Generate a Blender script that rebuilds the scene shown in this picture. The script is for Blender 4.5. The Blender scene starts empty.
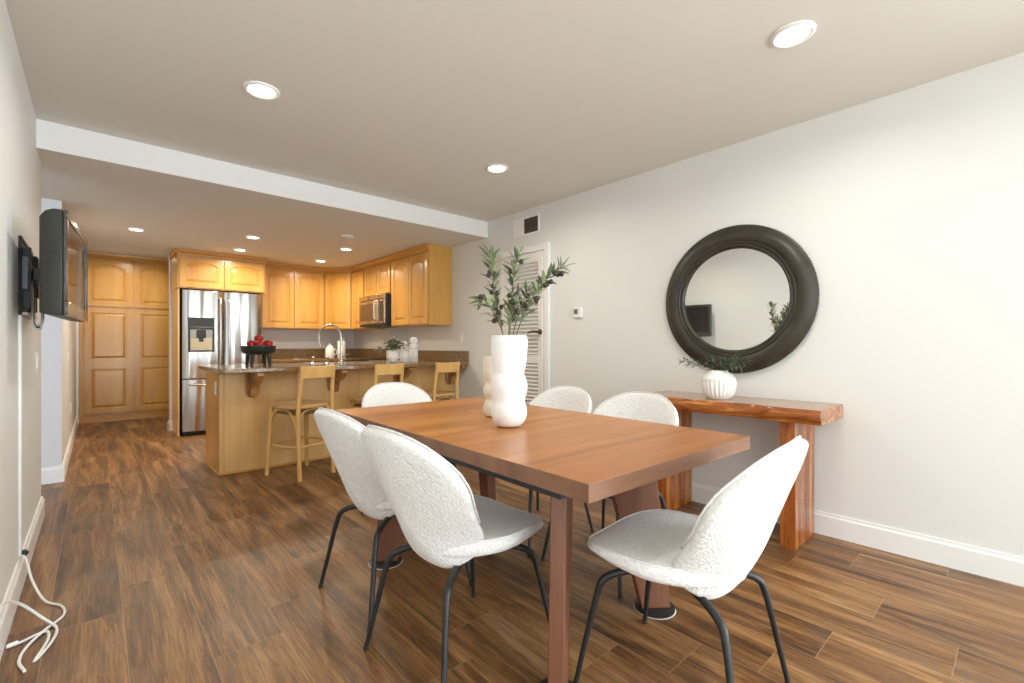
import bpy, bmesh, math, random
from mathutils import Vector, Matrix, Euler, noise as mnoise

random.seed(7)
PI = math.pi
R = math.radians
SC = bpy.context.scene
COL = SC.collection

# ------------------------------------------------------------------ camera
cam_d = bpy.data.cameras.new('camera')
cam_d.sensor_width = 36.0
cam_d.lens = 463.0 / 1024.0 * 36.0
cam_d.shift_y = 4.5 / 1024.0
cam_d.clip_start = 0.02
cam = bpy.data.objects.new('camera', cam_d)
COL.objects.link(cam)
cam.location = (0, 0, 1.097)
cam.rotation_euler = (R(90), 0, R(-41.9))
SC.camera = cam

# ------------------------------------------------------------------ world, daylight, exposure
world = bpy.data.worlds.new('World')
SC.world = world
world.use_nodes = True
bg = world.node_tree.nodes['Background']
bg.inputs[0].default_value = (0.80, 0.90, 1.0, 1)
bg.inputs[1].default_value = 2.0

SC.view_settings.view_transform = 'Standard'
SC.view_settings.look = 'None'
SC.view_settings.gamma = 1.0
SC.view_settings.use_curve_mapping = False
SC.view_settings.exposure = 0.08
SC.cycles.use_denoising = True
SC.cycles.max_bounces = 10
SC.cycles.diffuse_bounces = 6
SC.cycles.sample_clamp_indirect = 8.0


# room numbers
XL, XR = -0.265, 3.155
YF, YB = -4.6, 7.42
ZC, ZK = 2.44, 2.27
YS = 3.924


def area_light(name, loc, rot, sx, sy, power, color=(1, 1, 1), shape='RECTANGLE', spread=180):
    d = bpy.data.lights.new(name, 'AREA')
    d.shape = shape
    d.size = sx
    d.size_y = sy
    d.energy = power
    d.color = color
    d.spread = R(spread)
    o = bpy.data.objects.new(name, d)
    COL.objects.link(o)
    o.location = loc
    o.rotation_euler = rot
    return o


# daylight through the wide glazed opening behind the camera
area_light('daylight', (1.5, -4.85, 1.35), (R(90), 0, 0), 3.0, 2.1, 66, (0.82, 0.93, 1.0))
# added lamp behind an invented side window, to fill the left wall
area_light('daylight', (XR + 0.4, -2.7, 1.3), (R(90), 0, R(90)), 2.8, 2.1, 315, (0.84, 0.94, 1.0))
# added fill lamp aimed up through the front opening to brighten the ceiling
area_light('added_ceiling_fill', (1.5, -5.3, 0.0), (R(112), 0, 0), 3.0, 1.2, 150, (0.90, 0.98, 1.0))
CAN_POWER = 9.0
CAN_COLOR = (1.0, 0.95, 0.86)
KITCHEN_COLOR = (1.0, 0.88, 0.70)
KITCHEN_POWER = 11.0



# ------------------------------------------------------------------ node helpers
class NT:
    def __init__(self, name):
        self.m = bpy.data.materials.new(name)
        self.m.use_nodes = True
        self.t = self.m.node_tree
        self.b = self.t.nodes['Principled BSDF']

    def n(self, typ, **kw):
        nd = self.t.nodes.new(typ)
        for k, v in kw.items():
            setattr(nd, k, v)
        return nd

    def put(self, sock, v):
        if isinstance(v, bpy.types.NodeSocket):
            self.t.links.new(v, sock)
        elif isinstance(v, (tuple, list)) and len(v) == 3 and sock.type == 'RGBA':
            sock.default_value = (*v, 1)
        else:
            sock.default_value = v

    def math(self, op, a, b=0.0, c=None):
        nd = self.n('ShaderNodeMath', operation=op)
        self.put(nd.inputs[0], a)
        self.put(nd.inputs[1], b)
        if c is not None:
            self.put(nd.inputs[2], c)
        return nd.outputs[0]

    def coord(self):
        return self.n('ShaderNodeTexCoord').outputs['Object']

    def mapping(self, vec, scale=(1, 1, 1), loc=(0, 0, 0), rot=(0, 0, 0)):
        nd = self.n('ShaderNodeMapping')
        self.put(nd.inputs['Vector'], vec)
        nd.inputs['Scale'].default_value = scale
        self.put(nd.inputs['Location'], loc)
        nd.inputs['Rotation'].default_value = rot
        return nd.outputs[0]

    def noise(self, vec, scale=5, detail=4, rough=0.5, dist=0.0):
        nd = self.n('ShaderNodeTexNoise')
        self.put(nd.inputs['Vector'], vec)
        nd.inputs['Scale'].default_value = scale
        nd.inputs['Detail'].default_value = detail
        nd.inputs['Roughness'].default_value = rough
        nd.inputs['Distortion'].default_value = dist
        return nd.outputs['Fac']

    def ramp(self, fac, stops):
        nd = self.n('ShaderNodeValToRGB')
        self.put(nd.inputs[0], fac)
        e = nd.color_ramp.elements
        while len(e) > 1:
            e.remove(e[-1])
        e[0].position = stops[0][0]
        e[0].color = (*stops[0][1], 1)
        for p, c in stops[1:]:
            x = e.new(p)
            x.color = (*c, 1)
        return nd.outputs[0]

    def mix(self, fac, a, b, blend='MIX'):
        nd = self.n('ShaderNodeMix', data_type='RGBA', blend_type=blend)
        self.put(nd.inputs[0], fac)
        self.put(nd.inputs[6], a)
        self.put(nd.inputs[7], b)
        return nd.outputs[2]

    def bump(self, h, strength=0.3, dist=0.01):
        nd = self.n('ShaderNodeBump')
        nd.inputs['Strength'].default_value = strength
        nd.inputs['Distance'].default_value = dist
        self.put(nd.inputs['Height'], h)
        self.t.links.new(nd.outputs[0], self.b.inputs['Normal'])

    def set(self, **kw):
        nm = {'color': 'Base Color', 'rough': 'Roughness', 'metal': 'Metallic', 'coat': 'Coat Weight',
              'coat_rough': 'Coat Roughness', 'spec': 'Specular IOR Level', 'emit': 'Emission Color',
              'emit_s': 'Emission Strength', 'sheen': 'Sheen Weight', 'aniso': 'Anisotropic',
              'trans': 'Transmission Weight', 'sss': 'Subsurface Weight'}
        for k, v in kw.items():
            self.put(self.b.inputs[nm[k]], v)
        return self


def plain(name, color, rough=0.5, **kw):
    """one plain colour broken up by a faint procedural mottle"""
    t = NT(name)
    f = t.noise(t.coord(), 14, 3)
    c = t.mix(f, tuple(x * 0.95 for x in color), tuple(min(1, x * 1.05) for x in color))
    t.set(color=c, rough=rough, **kw)
    return t.m


def paint(name, color, rough=0.6, bump=0.05):
    t = NT(name)
    co = t.coord()
    f = t.noise(co, 1.3, 2)
    c = t.mix(f, tuple(x * 0.985 for x in color), tuple(min(1, x * 1.015) for x in color))
    t.set(color=c, rough=rough)
    t.bump(t.noise(co, 120, 3), bump, 0.002)
    return t.m


def wood(name, dark, mid, light, axis='Z', scale=1.0, rough=0.35, coat=0.3, ring=0.5, board=None):
    """grain running along `axis`; board=(axis index, width) adds glued boards of differing tone"""
    t = NT(name)
    co = t.coord()
    st = {'X': (0.7, 9, 9), 'Y': (9, 0.7, 9), 'Z': (9, 9, 0.7)}[axis]
    tone = None
    if board:
        sep = t.n('ShaderNodeSeparateXYZ')
        t.put(sep.inputs[0], co)
        idx = t.math('FLOOR', t.math('DIVIDE', sep.outputs[board[0]], board[1]))
        wn = t.n('ShaderNodeTexWhiteNoise', noise_dimensions='1D')
        t.put(wn.inputs['W'], t.math('ADD', idx, 0.37))
        tone = wn.outputs['Value']
        cmb = t.n('ShaderNodeCombineXYZ')
        for i in range(3):
            t.put(cmb.inputs[i], t.math('MULTIPLY', tone, 37.0))
        add = t.n('ShaderNodeVectorMath', operation='ADD')
        t.put(add.inputs[0], co)
        t.put(add.inputs[1], cmb.outputs[0])
        co = add.outputs[0]
    v = t.mapping(co, tuple(s * scale for s in st))
    big = t.noise(v, 0.9, 3, 0.55, ring)
    fine = t.noise(t.mapping(co, tuple(s * scale * 5 for s in st)), 2.2, 4, 0.6)
    f = t.math('ADD', t.math('MULTIPLY', big, 0.75), t.math('MULTIPLY', fine, 0.25))
    if tone is not None:
        f = t.math('ADD', f, t.math('MULTIPLY', t.math('SUBTRACT', tone, 0.5), 0.16))
    c = t.ramp(f, [(0.30, dark), (0.5, mid), (0.70, light)])
    t.set(color=c, rough=rough, coat=coat, coat_rough=0.15)
    t.bump(fine, 0.05, 0.002)
    return t.m


M = {}
M['wall'] = paint('wall_paint', (0.765, 0.77, 0.745))
M['kwall'] = paint('kitchen_wall_paint', (0.70, 0.71, 0.72))
M['ceiling'] = paint('ceiling_paint', (0.745, 0.735, 0.685), 0.8, 0.12)
M['trim'] = paint('white_trim_paint', (0.86, 0.86, 0.85), 0.35, 0.02)
M['white_plastic'] = plain('white_plastic', (0.85, 0.85, 0.83), 0.4)


def floor_mat():
    t = NT('rustic_plank_floor')
    co = t.coord()
    sep = t.n('ShaderNodeSeparateXYZ')
    t.put(sep.inputs[0], co)
    W, L = 0.225, 1.22
    xs = t.math('DIVIDE', t.math('ADD', sep.outputs[0], 0.144), W)
    row = t.math('FLOOR', xs)
    wr = t.n('ShaderNodeTexWhiteNoise', noise_dimensions='1D')
    t.put(wr.inputs['W'], t.math('ADD', row, 0.5))
    ys = t.math('ADD', t.math('DIVIDE', sep.outputs[1], L), t.math('MULTIPLY', wr.outputs['Value'], 3.0))
    colu = t.math('FLOOR', ys)
    cmb = t.n('ShaderNodeCombineXYZ')
    t.put(cmb.inputs[0], row)
    t.put(cmb.inputs[1], colu)
    wn = t.n('ShaderNodeTexWhiteNoise', noise_dimensions='2D')
    t.put(wn.inputs['Vector'], cmb.outputs[0])
    tone = wn.outputs['Value']
    off = t.n('ShaderNodeVectorMath', operation='SCALE')
    t.put(off.inputs[0], wn.outputs['Color'])
    off.inputs['Scale'].default_value = 23.0
    add = t.n('ShaderNodeVectorMath', operation='ADD')
    t.put(add.inputs[0], co)
    t.put(add.inputs[1], off.outputs[0])
    pv = add.outputs[0]
    big = t.noise(t.mapping(pv, (11, 1.0, 11)), 1.0, 5, 0.66, 0.7)
    fine = t.noise(t.mapping(pv, (70, 3.6, 70)), 1.0, 6, 0.78, 1.0)
    patch = t.noise(pv, 3.2, 3, 0.5)
    ring = t.n('ShaderNodeTexWave', wave_type='BANDS', bands_direction='X')
    t.put(ring.inputs['Vector'], t.mapping(pv, (9, 1.1, 9)))
    ring.inputs['Scale'].default_value = 2.6
    ring.inputs['Distortion'].default_value = 9.0
    ring.inputs['Detail'].default_value = 3.0
    ring.inputs['Detail Scale'].default_value = 0.7
    f = t.math('ADD', t.math('MULTIPLY', big, 0.56), t.math('MULTIPLY', fine, 0.42))
    f = t.math('ADD', f, t.math('MULTIPLY', ring.outputs['Fac'], 0.025))
    f = t.math('ADD', f, t.math('MULTIPLY', t.math('SUBTRACT', tone, 0.5), 0.05))
    c = t.ramp(f, [(0.34, (0.026, 0.012, 0.006)), (0.43, (0.090, 0.040, 0.015)), (0.495, (0.180, 0.080, 0.026)),
                   (0.565, (0.290, 0.143, 0.050)), (0.66, (0.42, 0.25, 0.115))])
    grey = t.ramp(f, [(0.3, (0.085, 0.062, 0.045)), (0.5, (0.205, 0.150, 0.100)), (0.7, (0.35, 0.27, 0.19))])
    c = t.mix(t.ramp(patch, [(0.50, (0, 0, 0)), (0.76, (0.4, 0.4, 0.4))]), c, grey)
    # pale thin seams
    def edge(s, w):
        fr = t.math('FRACT', s)
        d = t.math('MINIMUM', fr, t.math('SUBTRACT', 1.0, fr))
        return t.math('LESS_THAN', d, w)
    seam = t.math('MAXIMUM', edge(xs, 0.006), edge(ys, 0.0011))
    c = t.mix(t.math('MULTIPLY', seam, 0.55), c, (0.40, 0.27, 0.16))
    t.set(color=c, rough=t.math('ADD', t.math('MULTIPLY', fine, 0.22), 0.28), spec=0.45)
    t.bump(t.math('SUBTRACT', fine, t.math('MULTIPLY', seam, 0.7)), 0.12, 0.003)
    return t.m


M['floor'] = floor_mat()
M['maple'] = wood('honey_maple', (0.47, 0.215, 0.034), (0.61, 0.312, 0.062), (0.70, 0.40, 0.105), 'Z', 0.45, 0.30, 0.35, 0.4)
M['maple_x'] = wood('honey_maple_rail', (0.46, 0.205, 0.035), (0.58, 0.285, 0.06), (0.66, 0.36, 0.09), 'X', 0.45, 0.30, 0.35, 0.4)
M['maple_pale'] = wood('pale_maple_panel', (0.61, 0.345, 0.115), (0.75, 0.455, 0.165), (0.83, 0.55, 0.24), 'Z', 0.35, 0.35, 0.25, 1.2)
M['maple_dark'] = wood('glazed_maple_carving', (0.28, 0.12, 0.03), (0.42, 0.20, 0.052), (0.55, 0.29, 0.09), 'Z', 0.6, 0.4, 0.2)
M['stool'] = wood('blond_stool_wood', (0.66, 0.38, 0.11), (0.75, 0.455, 0.15), (0.82, 0.54, 0.21), 'Z', 0.8, 0.4, 0.15)
M['stool_seat'] = wood('stool_seat_wood', (0.50, 0.27, 0.09), (0.64, 0.38, 0.15), (0.73, 0.46, 0.20), 'X', 0.8, 0.4, 0.15)
M['cane'] = plain('dark_woven_cane', (0.22, 0.13, 0.06), 0.7)
M['table'] = wood('walnut_table_top', (0.25, 0.080, 0.015), (0.42, 0.148, 0.028), (0.57, 0.245, 0.055), 'X', 0.55, 0.33, 0.03, 0.8, (1, 0.155))
M['table_edge'] = wood('walnut_table_edge', (0.15, 0.064, 0.031), (0.212, 0.097, 0.049), (0.275, 0.135, 0.072), 'X', 0.8, 0.4, 0.1)
M['table_leg'] = wood('walnut_table_leg', (0.115, 0.043, 0.022), (0.165, 0.064, 0.033), (0.22, 0.092, 0.05), 'Z', 0.8, 0.38, 0.12)
M['slab'] = wood('red_acacia_slab', (0.10, 0.020, 0.006), (0.40, 0.115, 0.018), (0.78, 0.36, 0.075), 'Y', 2.0, 0.22, 0.5, 2.2)
M['slab_top'] = wood('acacia_slab_top', (0.20, 0.085, 0.034), (0.35, 0.175, 0.078), (0.50, 0.29, 0.145), 'Y', 0.7, 0.25, 0.5, 1.6)
M['slab_leg'] = wood('red_acacia_leg', (0.10, 0.020, 0.006), (0.36, 0.10, 0.018), (0.60, 0.25, 0.055), 'Z', 1.1, 0.25, 0.45, 2.0)
M['black_metal'] = plain('black_powder_coat', (0.018, 0.018, 0.019), 0.38, spec=0.5)
M['black_plastic'] = plain('black_plastic', (0.016, 0.016, 0.015), 0.45)
M['tv_back'] = plain('olive_black_plastic', (0.022, 0.023, 0.016), 0.42)
M['chrome'] = plain('brushed_nickel', (0.62, 0.60, 0.56), 0.22, metal=1.0)
M['brass_dark'] = plain('aged_bronze', (0.16, 0.11, 0.06), 0.35, metal=0.9)
M['ceramic'] = plain('white_ceramic', (0.86, 0.85, 0.83), 0.35)
M['matte_white'] = plain('matte_white_vase', (0.88, 0.875, 0.86), 0.75)
M['cream'] = plain('cream_vase', (0.80, 0.74, 0.63), 0.75)
M['grey_side'] = plain('fridge_grey_side', (0.30, 0.29, 0.28), 0.45, metal=0.3)
M['dark_glass'] = plain('black_glass', (0.012, 0.012, 0.012), 0.06, spec=0.7)
M['door_paint'] = paint('louvre_door_paint', (0.80, 0.785, 0.75), 0.45, 0.02)
M['vent_dark'] = plain('vent_dark_grey', (0.10, 0.085, 0.07), 0.7)  # dark grey-brown of the vent grille and its backing
M['leaf'] = None
M['stem'] = plain('brown_green_stem', (0.16, 0.13, 0.06), 0.7)
M['olive'] = plain('ripe_olive', (0.035, 0.022, 0.014), 0.32)
M['apple'] = plain('red_apple', (0.42, 0.012, 0.016), 0.28)
M['bowl'] = plain('black_green_bowl', (0.014, 0.022, 0.017), 0.45)
M['soil'] = plain('pad_grey', (0.62, 0.62, 0.60), 0.6)


def leaf_mat(name, a, b, c):
    t = NT(name)
    geo = t.n('ShaderNodeNewGeometry')
    f = t.math('ADD', t.math('MULTIPLY', geo.outputs['Random Per Island'], 0.8), t.math('MULTIPLY', t.noise(t.coord(), 30, 2), 0.2))
    t.set(color=t.ramp(f, [(0.1, a), (0.5, b), (0.9, c)]), rough=0.5)
    return t.m


M['leaf'] = leaf_mat('olive_leaf', (0.075, 0.105, 0.055), (0.155, 0.195, 0.110), (0.34, 0.42, 0.20))
M['leaf_grey'] = leaf_mat('eucalyptus_leaf', (0.05, 0.075, 0.045), (0.10, 0.14, 0.085), (0.20, 0.25, 0.16))
M['leaf_dark'] = leaf_mat('dark_fern_leaf', (0.018, 0.040, 0.018), (0.045, 0.085, 0.04), (0.14, 0.20, 0.11))


def granite():
    t = NT('brown_granite')
    co = t.coord()
    v = t.n('ShaderNodeTexVoronoi', feature='F1')
    t.put(v.inputs['Vector'], co)
    v.inputs['Scale'].default_value = 130
    n1 = t.noise(co, 45, 4, 0.7)
    n2 = t.noise(co, 6, 3)
    f = t.math('ADD', t.math('MULTIPLY', n1, 0.7), t.math('MULTIPLY', v.outputs['Distance'], 0.3))
    c = t.ramp(f, [(0.30, (0.045, 0.022, 0.008)), (0.44, (0.17, 0.095, 0.035)), (0.56, (0.31, 0.195, 0.085)), (0.70, (0.52, 0.39, 0.22))])
    c = t.mix(t.math('MULTIPLY', n2, 0.5), c, (0.24, 0.14, 0.065))
    t.set(color=c, rough=0.14, spec=0.6)
    return t.m


def steel():
    t = NT('wavy_stainless_steel')
    co = t.coord()
    br = t.noise(t.mapping(co, (2, 2, 160)), 2, 2)
    wave = t.noise(t.mapping(co, (5, 5, 0.5)), 1.2, 1)
    t.set(color=(0.50, 0.485, 0.46), metal=1.0, rough=t.math('ADD', t.math('MULTIPLY', br, 0.06), 0.17))
    t.bump(wave, 0.6, 0.06)
    return t.m


def boucle():
    t = NT('white_boucle')
    co = t.coord()
    v = t.n('ShaderNodeTexVoronoi', feature='SMOOTH_F1')
    t.put(v.inputs['Vector'], t.mapping(co, (1, 1, 1)))
    v.inputs['Scale'].default_value = 105
    n1 = t.noise(co, 160, 3, 0.7)
    h = t.math('ADD', t.math('MULTIPLY', t.math('SUBTRACT', 1.0, v.outputs['Distance']), 0.7), t.math('MULTIPLY', n1, 0.6))
    c = t.mix(t.ramp(h, [(0.45, (0, 0, 0)), (0.95, (1, 1, 1))]), (0.80, 0.792, 0.775), (0.92, 0.915, 0.90))
    t.set(color=c, rough=0.95, spec=0.1, sheen=0.15)
    t.bump(h, 0.65, 0.008)
    return t.m


def mirror_frame():
    t = NT('dark_bronze_frame')
    co = t.coord()
    f = t.noise(co, 9, 4)
    t.set(color=t.ramp(f, [(0.3, (0.022, 0.018, 0.012)), (0.7, (0.045, 0.037, 0.024))]), rough=0.42, spec=0.5)
    return t.m


M['granite'] = granite()
M['steel'] = steel()
M['boucle'] = boucle()
M['frame'] = mirror_frame()
t = NT('mirror_silver'); t.set(color=t.mix(t.noise(t.coord(), 2, 1), (0.84, 0.83, 0.80), (0.86, 0.85, 0.82)), metal=1.0, rough=0.01); M['mirror'] = t.m
t = NT('tv_screen'); t.set(color=t.mix(t.noise(t.coord(), 2, 1), (0.010, 0.010, 0.010), (0.014, 0.014, 0.014)), rough=0.05, spec=0.6, coat=0.3, coat_rough=0.02); M['screen'] = t.m
t = NT('bezel_gloss'); t.set(color=t.mix(t.noise(t.coord(), 9, 1), (0.035, 0.031, 0.027), (0.05, 0.043, 0.036)), rough=0.15, coat=0.8); M['bezel'] = t.m
t = NT('lit_lens'); t.set(color=(1, 1, 1), emit=t.mix(t.noise(t.coord(), 4, 1), (1.0, 0.94, 0.82), (1.0, 0.97, 0.88)), emit_s=9.0); M['lens'] = t.m
t = NT('glow_display'); t.set(color=(0.03, 0.03, 0.03), rough=0.1); t.bump(t.noise(t.coord(), 40, 1), 0.02); M['display'] = t.m


# ------------------------------------------------------------------ mesh helpers
class MB:
    def __init__(self):
        self.bm = bmesh.new()

    def face(self, vs):
        try:
            return self.bm.faces.new(vs)
        except ValueError:
            return None

    def box(self, a, b, mat=None):
        x0, y0, z0 = a
        x1, y1, z1 = b
        x0, x1 = min(x0, x1), max(x0, x1)
        y0, y1 = min(y0, y1), max(y0, y1)
        z0, z1 = min(z0, z1), max(z0, z1)
        c = [(x0, y0, z0), (x1, y0, z0), (x1, y1, z0), (x0, y1, z0), (x0, y0, z1), (x1, y0, z1), (x1, y1, z1), (x0, y1, z1)]
        v = [self.bm.verts.new(mat @ Vector(p) if mat else p) for p in c]
        for f in ((3, 2, 1, 0), (4, 5, 6, 7), (0, 1, 5, 4), (1, 2, 6, 5), (2, 3, 7, 6), (3, 0, 4, 7)):
            self.face([v[i] for i in f])
        return self

    def prism(self, poly, axis, a, b):
        """extrude a 2D polygon along axis between a and b"""
        def P(p, h):
            return {'X': (h, p[0], p[1]), 'Y': (p[0], h, p[1]), 'Z': (p[0], p[1], h)}[axis]
        lo = [self.bm.verts.new(P(p, a)) for p in poly]
        hi = [self.bm.verts.new(P(p, b)) for p in poly]
        self.face(lo[::-1])
        self.face(hi)
        n = len(poly)
        for i in range(n):
            self.face([lo[i], lo[(i + 1) % n], hi[(i + 1) % n], hi[i]])
        return self

    def loops(self, loops, cap0=True, cap1=True, closed=True):
        """skin a list of loops (each a list of points)"""
        vs = [[self.bm.verts.new(p) for p in lp] for lp in loops]
        n = len(vs[0])
        for a, b in zip(vs, vs[1:]):
            for i in range(n if closed else n - 1):
                self.face([a[i], a[(i + 1) % n], b[(i + 1) % n], b[i]])
        if cap0:
            self.face(vs[0][::-1])
        if cap1:
            self.face(vs[-1])
        return self

    def lathe(self, prof, seg=32, center=(0, 0, 0), cap0=True, cap1=True, mod=None):
        cx, cy, cz = center
        lps = []
        for k, (r, z) in enumerate(prof):
            lp = []
            for i in range(seg):
                a = 2 * PI * i / seg
                rr = r * (mod(k, i, a) if mod else 1)
                lp.append((cx + rr * math.cos(a), cy + rr * math.sin(a), cz + z))
            lps.append(lp)
        return self.loops(lps, cap0, cap1)

    def tube(self, pts, rad, seg=10, cap=True):
        pts = [Vector(p) for p in pts]
        n = len(pts)
        rads = rad if isinstance(rad, (list, tuple)) else [rad] * n
        tang = []
        for i in range(n):
            a = pts[max(0, i - 1)]
            b = pts[min(n - 1, i + 1)]
            tang.append((b - a).normalized())
        up = Vector((0, 0, 1)) if abs(tang[0].z) < 0.9 else Vector((1, 0, 0))
        nrm = tang[0].cross(up).normalized()
        lps = []
        for i in range(n):
            if i:
                nrm = nrm - tang[i] * nrm.dot(tang[i])
                if nrm.length < 1e-6:
                    nrm = tang[i].orthogonal()
                nrm.normalize()
            bi = tang[i].cross(nrm)
            lps.append([pts[i] + (nrm * math.cos(2 * PI * k / seg) + bi * math.sin(2 * PI * k / seg)) * rads[i] for k in range(seg)])
        return self.loops(lps, cap, cap)

    def ball(self, c, r, seg=12, sz=1.0):
        prof = []
        k = seg // 2
        for i in range(1, k):
            a = PI * i / k
            prof.append((r * math.sin(a), -r * sz * math.cos(a)))
        return self.lathe(prof, seg, c)


def smooth_path(pts, n=6):
    """Catmull-Rom through the points"""
    P = [Vector(p) for p in pts]
    P = [P[0] * 2 - P[1]] + P + [P[-1] * 2 - P[-2]]
    out = []
    for i in range(1, len(P) - 2):
        for k in range(n):
            s = k / n
            a, b, c, d = P[i - 1], P[i], P[i + 1], P[i + 2]
            out.append(0.5 * ((2 * b) + (c - a) * s + (2 * a - 5 * b + 4 * c - d) * s * s + (3 * b - a - 3 * c + d) * s ** 3))
    out.append(P[-2])
    return out


def obj(name, mb, mat, parent=None, bevel=0.0, seg=2, smooth=40, subsurf=0):
    me = bpy.data.meshes.new(name)
    bm = mb.bm
    bmesh.ops.recalc_face_normals(bm, faces=bm.faces[:])
    bm.to_mesh(me)
    bm.free()
    mats = mat if isinstance(mat, (list, tuple)) else [mat]
    for m in mats:
        me.materials.append(m)
    o = bpy.data.objects.new(name, me)
    COL.objects.link(o)
    if parent:
        o.parent = parent
    if smooth:
        me.shade_smooth()
        me.set_sharp_from_angle(angle=R(smooth))
    if bevel:
        b = o.modifiers.new('bevel', 'BEVEL')
        b.width = bevel
        b.segments = seg
        b.limit_method = 'ANGLE'
        b.angle_limit = R(50)
    if subsurf:
        s = o.modifiers.new('subsurf', 'SUBSURF')
        s.levels = subsurf
        s.render_levels = subsurf
    return o


def thing(name, label, cat, loc=(0, 0, 0), rz=0.0, group=None):
    o = bpy.data.objects.new(name, None)
    COL.objects.link(o)
    o.location = loc
    o.rotation_euler = (0, 0, rz)
    o.empty_display_size = 0.1
    return tag(o, label, cat, group)


def tag(o, label, cat, group=None):
    o['label'] = label
    o['category'] = cat
    if group:
        o['group'] = group
    return o


def struct(name, mb, mat, parent=None, **kw):
    o = obj(name, mb, mat, parent, **kw)
    if not parent:
        o['kind'] = 'structure'
    return o


def dup(root, loc, rz, label=None, group=None):
    r = root.copy()
    COL.objects.link(r)
    r.location = loc
    r.rotation_euler = (0, 0, rz)
    if label:
        r['label'] = label
    if group:
        r['group'] = group
    for ch in list(root.children):
        c = ch.copy()
        COL.objects.link(c)
        c.parent = r
        for g in ch.children:
            d = g.copy()
            COL.objects.link(d)
            d.parent = c
    return r


B = lambda a, b: MB().box(a, b)

# ------------------------------------------------------------------ room shell
T = 0.12
struct('floor', B((-1.7, YF - 0.6, -0.08), (XR + T, 9.1, 0)), M['floor'], smooth=0)
struct('ceiling', B((XL - T, YF - T, ZC), (XR + T, YS + 0.02, ZC + 0.1)), M['ceiling'], smooth=0)
struct('ceiling', B((-1.7, YS, ZK), (XR + T, YB + 0.1, ZK + 0.28)), M['ceiling'], smooth=0)
struct('ceiling', B((-1.7, YB + 0.1, ZC), (XR + T, 9.1, ZC + 0.1)), M['ceiling'], smooth=0)
struct('trim_1', B((XL, YS - 0.012, ZK), (XR, YS - 0.0005, ZC)), M['trim'], smooth=0)       # white soffit face
struct('wall_right', MB().box((XR, -1.3, 0), (XR + T, 9.1, 2.6)).box((XR, YF - T, 0), (XR + T, -4.1, 2.6)).box((XR, -4.1, 2.36), (XR + T, -1.3, 2.6)).box((XR, -4.1, 0), (XR + T, -1.3, 0.2)), M['wall'], smooth=0)
struct('window_added', MB().box((XR + 0.03, -4.1, 0.2), (XR + 0.09, -4.05, 2.36)).box((XR + 0.03, -1.35, 0.2), (XR + 0.09, -1.3, 2.36)).box((XR + 0.03, -2.73, 0.2), (XR + 0.09, -2.67, 2.36)).box((XR + 0.03, -4.1, 2.31), (XR + 0.09, -1.3, 2.36)).box((XR + 0.03, -4.1, 0.2), (XR + 0.09, -1.3, 0.25)), M['trim'], smooth=0)  # frame of the unseen opening added to light the left wall
struct('wall_left', B((XL - T, YF - T, 0), (XL, 4.24, 2.6)), M['wall'], smooth=0)
struct('wall_left_hall', MB().box((-1.6, 5.22, 0), (-0.21, 5.34, ZK)).box((-0.33, 5.34, 0), (-0.21, 9.0, 2.6)), M['kwall'], smooth=0)
struct('wall_alcove', B((-1.7, 3.9, 0), (-1.6, 5.34, 2.6)), M['wall'], smooth=0)
struct('wall_back', B((0.705, YB, 0), (XR, YB + 0.1, 2.5)), M['kwall'], smooth=0)
struct('wall_back_hall', B((-0.33, 9.0, 0), (XR, 9.1, 2.6)), M['wall'], smooth=0)
# wall behind the camera with one wide glazed opening
struct('wall_front', MB().box((XL, YF - T, 0), (0.0, YF, ZC)).box((3.0, YF - T, 0), (XR, YF, ZC)).box((0.0, YF - T, 2.38), (3.0, YF, ZC)).box((0.0, YF - T, 0), (3.0, YF, 0.12)), M['wall'], smooth=0)
w = struct('window_1', MB().box((0.0, YF - 0.09, 0.12), (0.05, YF - 0.03, 2.38)).box((2.95, YF - 0.09, 0.12), (3.0, YF - 0.03, 2.38)).box((1.47, YF - 0.09, 0.12), (1.53, YF - 0.03, 2.38)).box((0, YF - 0.09, 2.33), (3.0, YF - 0.03, 2.38)).box((0, YF - 0.09, 0.12), (3, YF - 0.03, 0.17)), M['trim'])


def baseboard(name, p0, p1, nrm, h=0.13, t=0.016):
    """profile strip from p0 to p1 on a wall whose inner normal is nrm"""
    p0, p1, nrm = Vector(p0), Vector(p1), Vector(nrm)
    prof = [(0, 0), (t, 0), (t, h - 0.022), (t * 0.55, h - 0.012), (t * 0.5, h), (0, h)]
    mb = MB()
    mb.loops([[Vector((p.x, p.y, 0)) + Vector((nrm.x, nrm.y, 0)) * a + Vector((0, 0, z)) for a, z in prof] for p in (p0, p1)])
    return struct(name, mb, M['trim'], smooth=20)


baseboard('baseboard_right', (XR, YF), (XR, 2.975), (-1, 0))
baseboard('baseboard_right', (XR, 3.68), (XR, 4.55), (-1, 0))
baseboard('baseboard_left', (XL, YF), (XL, 4.24), (1, 0))
baseboard('baseboard_left', (-1.6, 5.22), (-0.21, 5.22), (0, -1))
baseboard('baseboard_left', (-0.21, 5.204), (-0.21, 8.72), (1, 0))
baseboard('baseboard_back', (0.689, YB), (0.76, YB), (0, -1))
baseboard('baseboard_back', (0.705, YB - 0.016), (0.705, YB + 0.1), (-1, 0))
struct('trim_2', B((-0.21, 8.73, 0), (-0.185, 8.86, 2.3)), M['trim'], bevel=0.004)

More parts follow.
